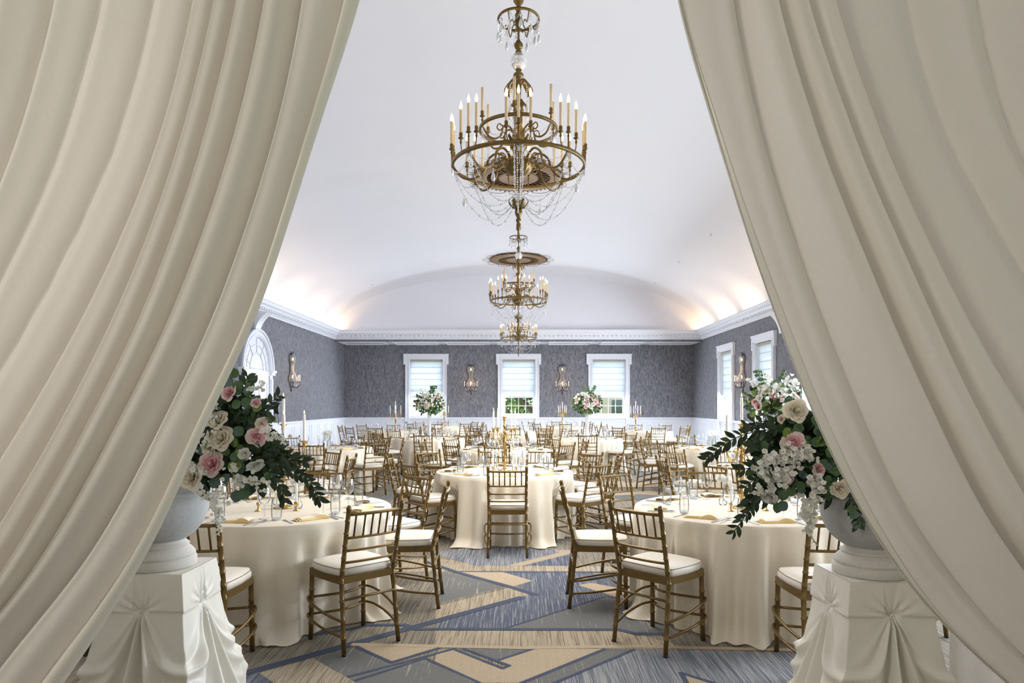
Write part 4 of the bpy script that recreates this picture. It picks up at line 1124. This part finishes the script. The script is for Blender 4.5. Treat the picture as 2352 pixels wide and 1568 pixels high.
        for sg in (-1, 1):
            m.tube(curve([tuple(p0 + t*(.0) + Vector((0, 0, .03))), tuple(p0 + t*sg*.05 + Vector((0, 0, .0))), tuple(p0 + t*sg*.09 + Vector((0, 0, .02))), tuple(p0 + t*sg*.10 + Vector((0, 0, .08)))], 10), .005, 6)
        m.tube([tuple(p0 + Vector((0, 0, -.03))), tuple(p0 + Vector((0, 0, .10)))], .008, 8)
        m.build('candle_bracket', 'antique_brass', root)
        for sg in (-1, 0, 1):
            q = p0 + t * sg * .10; candle(math.atan2(q.y, q.x), q.length, .12 if sg else .145, .20, True)
    m = MB()
    for k in range(8):
        a = -PI/2 + k*PI/4; b = a + PI/4; c, s = math.cos(a), math.sin(a)
        pa = (LR*c, LR*s, -.02); pb = (LR*math.cos(b), LR*math.sin(b), -.02)
        chain(m, sag(pa, pb, .09), .0055, .018)
        mid = ((pa[0]+pb[0])/2, (pa[1]+pb[1])/2, -.13); 
        if k % 2: drop(m, (mid[0], mid[1], -.20), 1.2); chain(m, [mid, (mid[0], mid[1], -.19)], .004, .02)
        for q in (0, .05): 
            m.bead((LR*math.cos(a+q), LR*math.sin(a+q), -.05), .012, .03)
    m.build('ring_swags', 'crystal', lr)
    for k in range(8):
        a = -PI/2 + k*PI/4; m = MB(); 
        for q, dd, ze in ((.04, .20, -.25), (-.02, .30, -.30)):
            c, s = math.cos(a + q), math.sin(a + q)
            chain(m, sag((LR*c, LR*s, -.03), (.035*c, .035*s, ze), dd, 18), .0065, .019, 5)
        m.build('crystal_swag', 'crystal', root)
    m = MB()
    for q in (-.035, .035):
        chain(m, [(q, -.585, .0), (q, -.50, -.06), (q, -.30, -.14), (q, -.10, -.18), (q*.6, -.04, -.36)], .008, .022, 3)
    m.build('crystal_strings', 'crystal', root)
    return root
CHY = [6.17, 14.25, 22.4]; CZ = 3.67
c0 = chandelier('nearest and largest of the three brass candle chandeliers')
c0.location = (0, CHY[0], CZ)
dup(c0, (0.0, CHY[1], CZ), .2, 'middle brass candle chandelier hanging in line behind the nearest')
dup(c0, (0.0, CHY[2], CZ), .5, 'farthest brass candle chandelier hanging before the back wall')
def medallion(label, y):
    zc = VZ + VB - .03; root = thing('ceiling_medallion', label, 'ceiling rose', (0, y, zc), 0, 'pierced brass ceiling medallions')
    m = MB(); m.lathe([(0, -.05), (.10, -.05), (.12, -.06), (.14, -.05), (.16, -.06), (.34, -.045), (.36, -.05), (.40, -.045), (.42, -.04)], 48); m.build('inner_disc', 'medallion_brass', root)
    m = MB(); m.lathe([(.66, -.04), (.68, -.055), (.72, -.06), (.76, -.05), (.80, -.055), (.84, -.04), (.90, -.035), (.93, -.02)], 64)
    for k in range(56):
        a = 2*PI*k/56; m.tube([(.91*math.cos(a), .91*math.sin(a), -.03), (.97*math.cos(a), .97*math.sin(a), -.03)], [.022, .004], 5)
    m.build('outer_band', 'medallion_brass', root)
    for k in range(36):
        a = 2*PI*k/36; m = MB(); m.tube([(.40*math.cos(a), .40*math.sin(a), -.045), (.68*math.cos(a+.06), .68*math.sin(a+.06), -.045)], [.010, .019], 6, flat=.4); m.build('ray', 'medallion_brass', root)
    m = MB(); m.lathe([(.38, -.03), (.70, -.03)], 48); m.build('dark_backing', 'soot', root)  # flat matte black sheet behind the rays
    for k in range(12):
        a = 2*PI*k/12; da = .24; m = MB()
        P = []
        for i in range(13):
            t = -1 + i / 6; P.append(((.93 + .22*(1 - t*t)**.5 * 1.0)*math.cos(a + da*t), (.93 + .22*(1 - t*t)**.5)*math.sin(a + da*t), -.03))
        m.tube(P, .006, 5); m.build('wire_loop', 'medallion_brass', root)
for y, w in zip(CHY, ('nearest', 'middle', 'farthest')): medallion('pierced brass ceiling medallion above the %s chandelier' % w, y)

# ------------------------------------------------------------------ sconces
def sconce(label):
    root = thing('wall_sconce', label, 'wall lamp', (0, 0, 0), 0, 'iron and crystal wall sconces')   # faces -y, origin at wall, centre height
    prof = [(.50, .05), (.46, .11), (.40, .145), (.32, .155), (.26, .14), (.18, .095), (.06, .085), (-.04, .10), (-.14, .16), (-.24, .225), (-.32, .20), (-.42, .12), (-.47, .05)]
    m = MB()
    for sg in (-1, 1): m.tube(curve([(sg * x, -.02, z) for z, x in prof], 30), .010, 6)
    m.tube([(0, -.02, .5), (0, -.02, -.62)], .010, 6); m.lathe([(0, -.66), (.012, -.64), (.02, -.6), (.01, -.56)], 8, (0, -.03, 0))
    for x in (-.08, -.03, .03, .08): m.tube(curve([(x*.5, -.03, .46), (x, -.05, .52), (x*1.6, -.07, .55), (x*1.9, -.08, .53)], 8), .005, 5)
    m.build('iron_frame', 'black_iron', root)
    m = MB()
    for k in range(9):
        an = PI * k / 8; c, s = math.cos(an), math.sin(an)
        P = [(c * x * .95, -.02 - s * x * .8, z) for z, x in prof[2:-2]]; chain(m, P, .012, .026)
    for z, x in ((.43, .13), (.40, .145), (.37, .15), (.26, .14), (-.21, .205), (-.24, .225), (-.27, .21)):
        chain(m, [(math.cos(PI*i/10)*x, -.02 - math.sin(PI*i/10)*x*.8, z) for i in range(11)], .011, .03)
    m.build('crystal_basket', 'amber_crystal', root)
    for z in (.33, -.20):
        m = MB(); m.lathe([(0, -.05), (.022, -.03), (.028, 0), (.018, .04), (0, .07)], 8, (0, -.07, z)); m.build('inner_bulb', 'bulb', root)
    for k, (dx, dy) in enumerate(((-.24, -.16), (0, -.28), (.24, -.16))):
        m = MB(); m.tube(curve([(0, -.03, -.42), (dx*.35, dy*.35, -.50), (dx*.75, dy*.75, -.52), (dx, dy, -.44), (dx, dy, -.36)], 12), .007, 6)
        m.lathe([(.004, -.37), (.02, -.36), (.02, -.35), (.010, -.345), (.012, -.33)], 8, (dx, dy, 0)); m.build('arm', 'black_iron', root)
        m = MB(); m.lathe([(.010, 0), (.010, .15), (0, .15)], 8, (dx, dy, -.34)); cd = m.build('candle', 'candle_wax', root)
        m = MB(); m.lathe([(.003, 0), (.010, .012), (.009, .03), (0, .055)], 8, (dx, dy, -.19)); m.build('candle_bulb', 'bulb', cd)
    m = MB()
    for a, b in (((-.24, -.16), (0, -.28)), ((0, -.28), (.24, -.16))): chain(m, sag((a[0], a[1], -.33), (b[0], b[1], -.33), .10), .008, .026)
    for x in (-.2, -.1, 0, .1, .2): drop(m, (x, -.1 - (.2 - abs(x)) * .5, -.40), 1.0)
    m.build('crystal_swags', 'crystal', root)
    return root
sc = sconce('crystal wall sconce between left and middle back windows'); sc.location = (-1.85, YB, 2.53)
dup(sc, (1.70, YB, 2.53), 0, 'crystal wall sconce between middle and right back windows')
dup(sc, (-HW, 20.35, 2.53), PI / 2, 'crystal wall sconce on left wall beside arched door')
dup(sc, (HW, 20.6, 2.53), -PI / 2, 'crystal wall sconce on right wall between two windows')

# sprinklers on the vault
def sprink(px, py, w):
    # where the ray of sight meets the vault
    lo, hi = 3.0, 26.0
    for _ in range(60):
        Y = (lo + hi) / 2; p = at(px, py, Y)
        inside = (p.x / VA) ** 2 + ((p.z - VZ) / VB) ** 2 < 1
        if inside: lo = Y
        else: hi = Y
    p = at(px, py, lo)
    t = thing('fire_sprinkler', 'tiny white ceiling sprinkler head ' + w, 'sprinkler', p, 0, 'ceiling sprinklers')
    m = MB(); m.lathe([(.04, .0), (.04, -.012), (.012, -.016), (.012, -.04)], 10); m.build('collar', 'trim', t)
    m = MB(); m.lathe([(0, -.045), (.022, -.045), (.022, -.04), (0, -.04)], 10); m.build('deflector', 'shade_head', t)
for a in ((1633, 537, 'near the right curtain'), (1560, 600, 'second of the right row'), (1504, 648, 'farthest of the right row'), (856, 652, 'above the left back corner')): sprink(*a)

# ------------------------------------------------------------------ curtains
def curtain(label, keys, Yb, nfold, amp, side, phase):
    keys = [[Vector(p) for p in k] for k in keys]; nk = len(keys)
    root = thing('swagged_curtain', label, 'curtain', (side * 2.0, Yb, 0))
    def fn(u, v):
        # position on key curve network
        col = [catmull([tuple(p) for p in k], v) for k in keys]
        x, y = catmull([tuple(c) for c in col], u)
        w = u * nfold + phase + .16 * math.sin(v * 4 + u * 9) + .22 * math.sin(u * 17 + 1)
        f = w % 1.0
        sh = math.sin(PI * f) ** .75 if f < 1 else 0         # rounded ridge, sharp valley
        a2 = .30 * math.sin(2 * PI * w * 2 + 5 * u + 1.0)
        am = amp * (.75 + .45 * math.sin(u * 11 + phase)) * (.8 + .3 * v)
        Y = Yb - am * sh - am * .22 * a2 + .04 * (1 - v)
        if u > .985: Y += 0
        p = at(x, y, Yb); return (p.x - side * 2.0 + side * .012 * math.cos(2*PI*f) * -1, Y - Yb, p.z)
    m = MB(); m.grid(fn, 360, 110); m.build('drape_panel', 'drape', root)
    h = MB(); h.grid(lambda u, v: (lambda p: (p[0] + side * .0, p[1] - .006, p[2]))(fn(1 - .022 * u, v)), 6, 110); h.build('edge_hem', 'satin', root)
    return root
LK = [[(-500,-500),(-520,-100),(-560,300),(-600,700),(-650,1000),(-690,1300),(-720,1500),(-750,1700)],
      [(-100,-500),(-130,-100),(-220,320),(-330,650),(-430,950),(-520,1200),(-600,1400),(-650,1620)],
      [(210,-500),(165,-80),(60,320),(-80,650),(-230,950),(-350,1200),(-450,1420),(-520,1640)],
      [(440,-500),(400,-80),(322,290),(190,620),(20,940),(-150,1210),(-300,1450),(-400,1680)],
      [(590,-500),(560,-80),(480,320),(362,680),(205,1010),(20,1320),(-150,1540),(-280,1730)],
      [(735,-500),(710,-80),(640,290),(515,660),(375,950),(205,1250),(0,1510),(-180,1760)],
      [(900,-500),(833,-80),(720,310),(601,690),(482,960),(342,1260),(150,1555),(-60,1820)]]
curtain('ivory swagged curtain sweeping down the left side', LK, 2.2, 13, .12, -1, .1)
mir = lambda P: P
RK = [[(3000,-500),(3020,-100),(3050,300),(3080,650),(3120,950),(3150,1200),(3180,1450),(3200,1700)],
      [(2560,-500),(2580,-80),(2660,300),(2760,600),(2860,850),(2950,1080),(3020,1300),(3080,1600)],
      [(2170,-500),(2195,-80),(2275,240),(2390,480),(2520,720),(2640,950),(2760,1200),(2880,1560)],
      [(1950,-500),(1965,-80),(2055,270),(2175,560),(2330,850),(2480,1080),(2630,1300),(2780,1600)],
      [(1800,-500),(1810,-80),(1915,300),(2050,640),(2190,950),(2340,1210),(2520,1430),(2700,1640)],
      [(1665,-500),(1680,-80),(1750,280),(1860,600),(1985,880),(2120,1150),(2300,1400),(2560,1680)],
      [(1520,-500),(1552,-80),(1655,300),(1770,655),(1902,1000),(2046,1271),(2205,1470),(2500,1730)]]
curtain('ivory swagged curtain sweeping down the right side', RK, 2.1, 9, .10, 1, .35)
root = thing('curtain_panel', 'straight ivory curtain panel hanging behind the right swagged curtain', 'curtain', (1.9, 3.2, 0))
m = MB(); m.grid(lambda u, v: (u * 2.6, .035 * math.sin(u * 40) + .01 * math.sin(u * 90) + .3*u, lerp(3.6, .01, v)), 160, 30)
root.location = (2.02, 3.2, 0); m.build('drape_panel', 'drape', root)
m = MB(); m.grid(lambda u, v: (u * 2.6, .035 * math.sin(u * 40) + .01 * math.sin(u * 90) - .004 + .3*u, lerp(.09, .01, v)), 160, 2); m.build('bottom_hem', 'satin', root)

# ------------------------------------------------------------------ outdoors
g = MB(); g.add([(-60, 27.2, -.8), (60, 27.2, -.8), (60, 90, -.8), (-60, 90, -.8)], [(0, 1, 2, 3)], 0, False); g.add([(7.3, -20, -.8), (60, -20, -.8), (60, 27.2, -.8), (7.3, 27.2, -.8)], [(0, 1, 2, 3)], 0, False)
o = g.build('ground', 'grass'); o['kind'] = 'structure'
t = thing('garden_tree', 'leafy green tree seen through the middle back window', 'tree', (.9, 36, -.8))
m = MB(); m.tube(curve([(0, 0, 0), (-.1, 0, 1.6), (.35, 0, 3.0), (.9, .1, 4.5)], 12), [.28 - .015 * i for i in range(13)], 10); m.tube(curve([(0, 0, 1.7), (-.8, 0, 2.6), (-1.6, 0, 3.4)], 8), .09, 8); m.build('trunk', 'bark', t)
m = MB(); r_ = random.Random(9); foliage_ball(m, (0, 1.5, 3.0), (3.2, 1.6, 2.6), 3200, r_, .30, .20, (0, 1)); m.build('crown', ['tree_leaf', 'leaf_bright'], t)
t = thing('neighbouring_house', 'pale house seen through the right back window', 'building', (8.0, 48, -.8))
m = MB(); m.box((-5, 0, 0), (5, 6, 6)); m.build('wall', 'house_wall', t)
for x in (-3, -1, 1, 3):
    m = MB(); m.box((x - .45, -.04, 1.0), (x + .45, 0, 2.6)); m.build('window', 'leaf_blue', t)

# ------------------------------------------------------------------ lights
def area(loc, rot, sx, sy, power, col):
    l = bpy.data.lights.new('window_light', 'AREA'); l.shape = 'RECTANGLE'; l.size = sx; l.size_y = sy; l.energy = power; l.color = col
    o = bpy.data.objects.new('window_light', l); COL.objects.link(o); o.location = loc; o.rotation_euler = rot; return o  # serves window and cove lamps and the added fill lamps
DAY = (.80, .88, 1.0)
for x in BWX: area((x, YB - .16, 2.1), (-PI / 2 + .5, 0, 0), 1.2, 1.9, 130, DAY)
for y in RW: area((HW - .16, y, 2.1), (0, PI / 2 - .55, 0), 1.9, 1.2, 200 if y > 9 else 260, DAY)
fo_ = area((-3.3, -.4, 3.0), (0, 0, 0), 1.4, 1.4, 42, (1.0, .92, .82)); fo_.name = 'foyer_light'; fo_.rotation_euler = (Vector((.6, 3.0, 1.3)) - Vector((-3.3, -.4, 3.0))).to_track_quat('-Z', 'Y').to_euler()  # added warm fill, unseen, raking the curtain folds and front tables
WARM = (1.0, .66, .36)
k = 0
for sg in (-1, 1):
    y = 2.5
    while y < 25:
        o = area((sg * (HW - .13), y, 4.14), (0, sg * .15, 0), .06, 1.5, 10, WARM); o.rotation_euler = (PI, sg * -.25, 0); o.name = 'cove_light'; y += 2.45
for y, e in zip(CHY, (14, 14, 12)):
    for dz, q in ((.25, 1.0),):
        l = bpy.data.lights.new('chandelier_glow', 'POINT'); l.energy = e; l.color = (1, .74, .45); l.shadow_soft_size = .6
        o = bpy.data.objects.new('chandelier_glow', l); COL.objects.link(o); o.location = (0, y, CZ + dz + .2)
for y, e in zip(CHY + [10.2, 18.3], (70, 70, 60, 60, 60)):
    o = area((0, y, CZ - .75), (0, 0, 0), 1.6, 1.6, e, (1.0, .95, .90)); o.name = 'chandelier_downlight'  # added downward fill that brightens the tables, not a fitting
for loc in ((-1.85, YB - .3, 2.3), (1.70, YB - .3, 2.3), (-HW + .3, 20.35, 2.3), (HW - .3, 20.6, 2.3)):
    l = bpy.data.lights.new('sconce_glow', 'POINT'); l.energy = 3; l.color = (1, .62, .35); l.shadow_soft_size = .12
    o = bpy.data.objects.new('sconce_glow', l); COL.objects.link(o); o.location = loc
sun = bpy.data.lights.new('sun', 'SUN'); sun.energy = 3; sun.angle = .02; so = bpy.data.objects.new('sun', sun); COL.objects.link(so); so.rotation_euler = (math.radians(-38), math.radians(35), 0)

w = bpy.data.worlds.new('world'); bpy.context.scene.world = w; w.use_nodes = True
nt = w.node_tree; bg = nt.nodes['Background']
tc = nt.nodes.new('ShaderNodeTexCoord'); sp = nt.nodes.new('ShaderNodeSeparateXYZ'); rp = nt.nodes.new('ShaderNodeValToRGB')
nt.links.new(tc.outputs['Generated'], sp.inputs[0]); nt.links.new(sp.outputs['Y'], rp.inputs[0])
# dim neutral foyer behind the camera, bright sky beyond the room
ad = nt.nodes.new('ShaderNodeMapRange'); ad.inputs[1].default_value = -1; ad.inputs[2].default_value = 1
nt.links.new(sp.outputs['Y'], ad.inputs[0]); nt.links.new(ad.outputs[0], rp.inputs[0])
e = rp.color_ramp.elements; e[0].position = .38; e[0].color = (.17, .16, .14, 1); e[1].position = .47; e[1].color = (3.0, 3.3, 3.8, 1)
nt.links.new(rp.outputs[0], bg.inputs[0]); bg.inputs[1].default_value = 1.0

sc_ = bpy.context.scene
sc_.view_settings.view_transform = 'Standard'; sc_.view_settings.look = 'None'; sc_.view_settings.exposure = 0.27; sc_.view_settings.gamma = 1
sc_.cycles.max_bounces = 8; sc_.cycles.diffuse_bounces = 4; sc_.cycles.transparent_max_bounces = 24; sc_.cycles.sample_clamp_indirect = 4; sc_.cycles.use_denoising = True
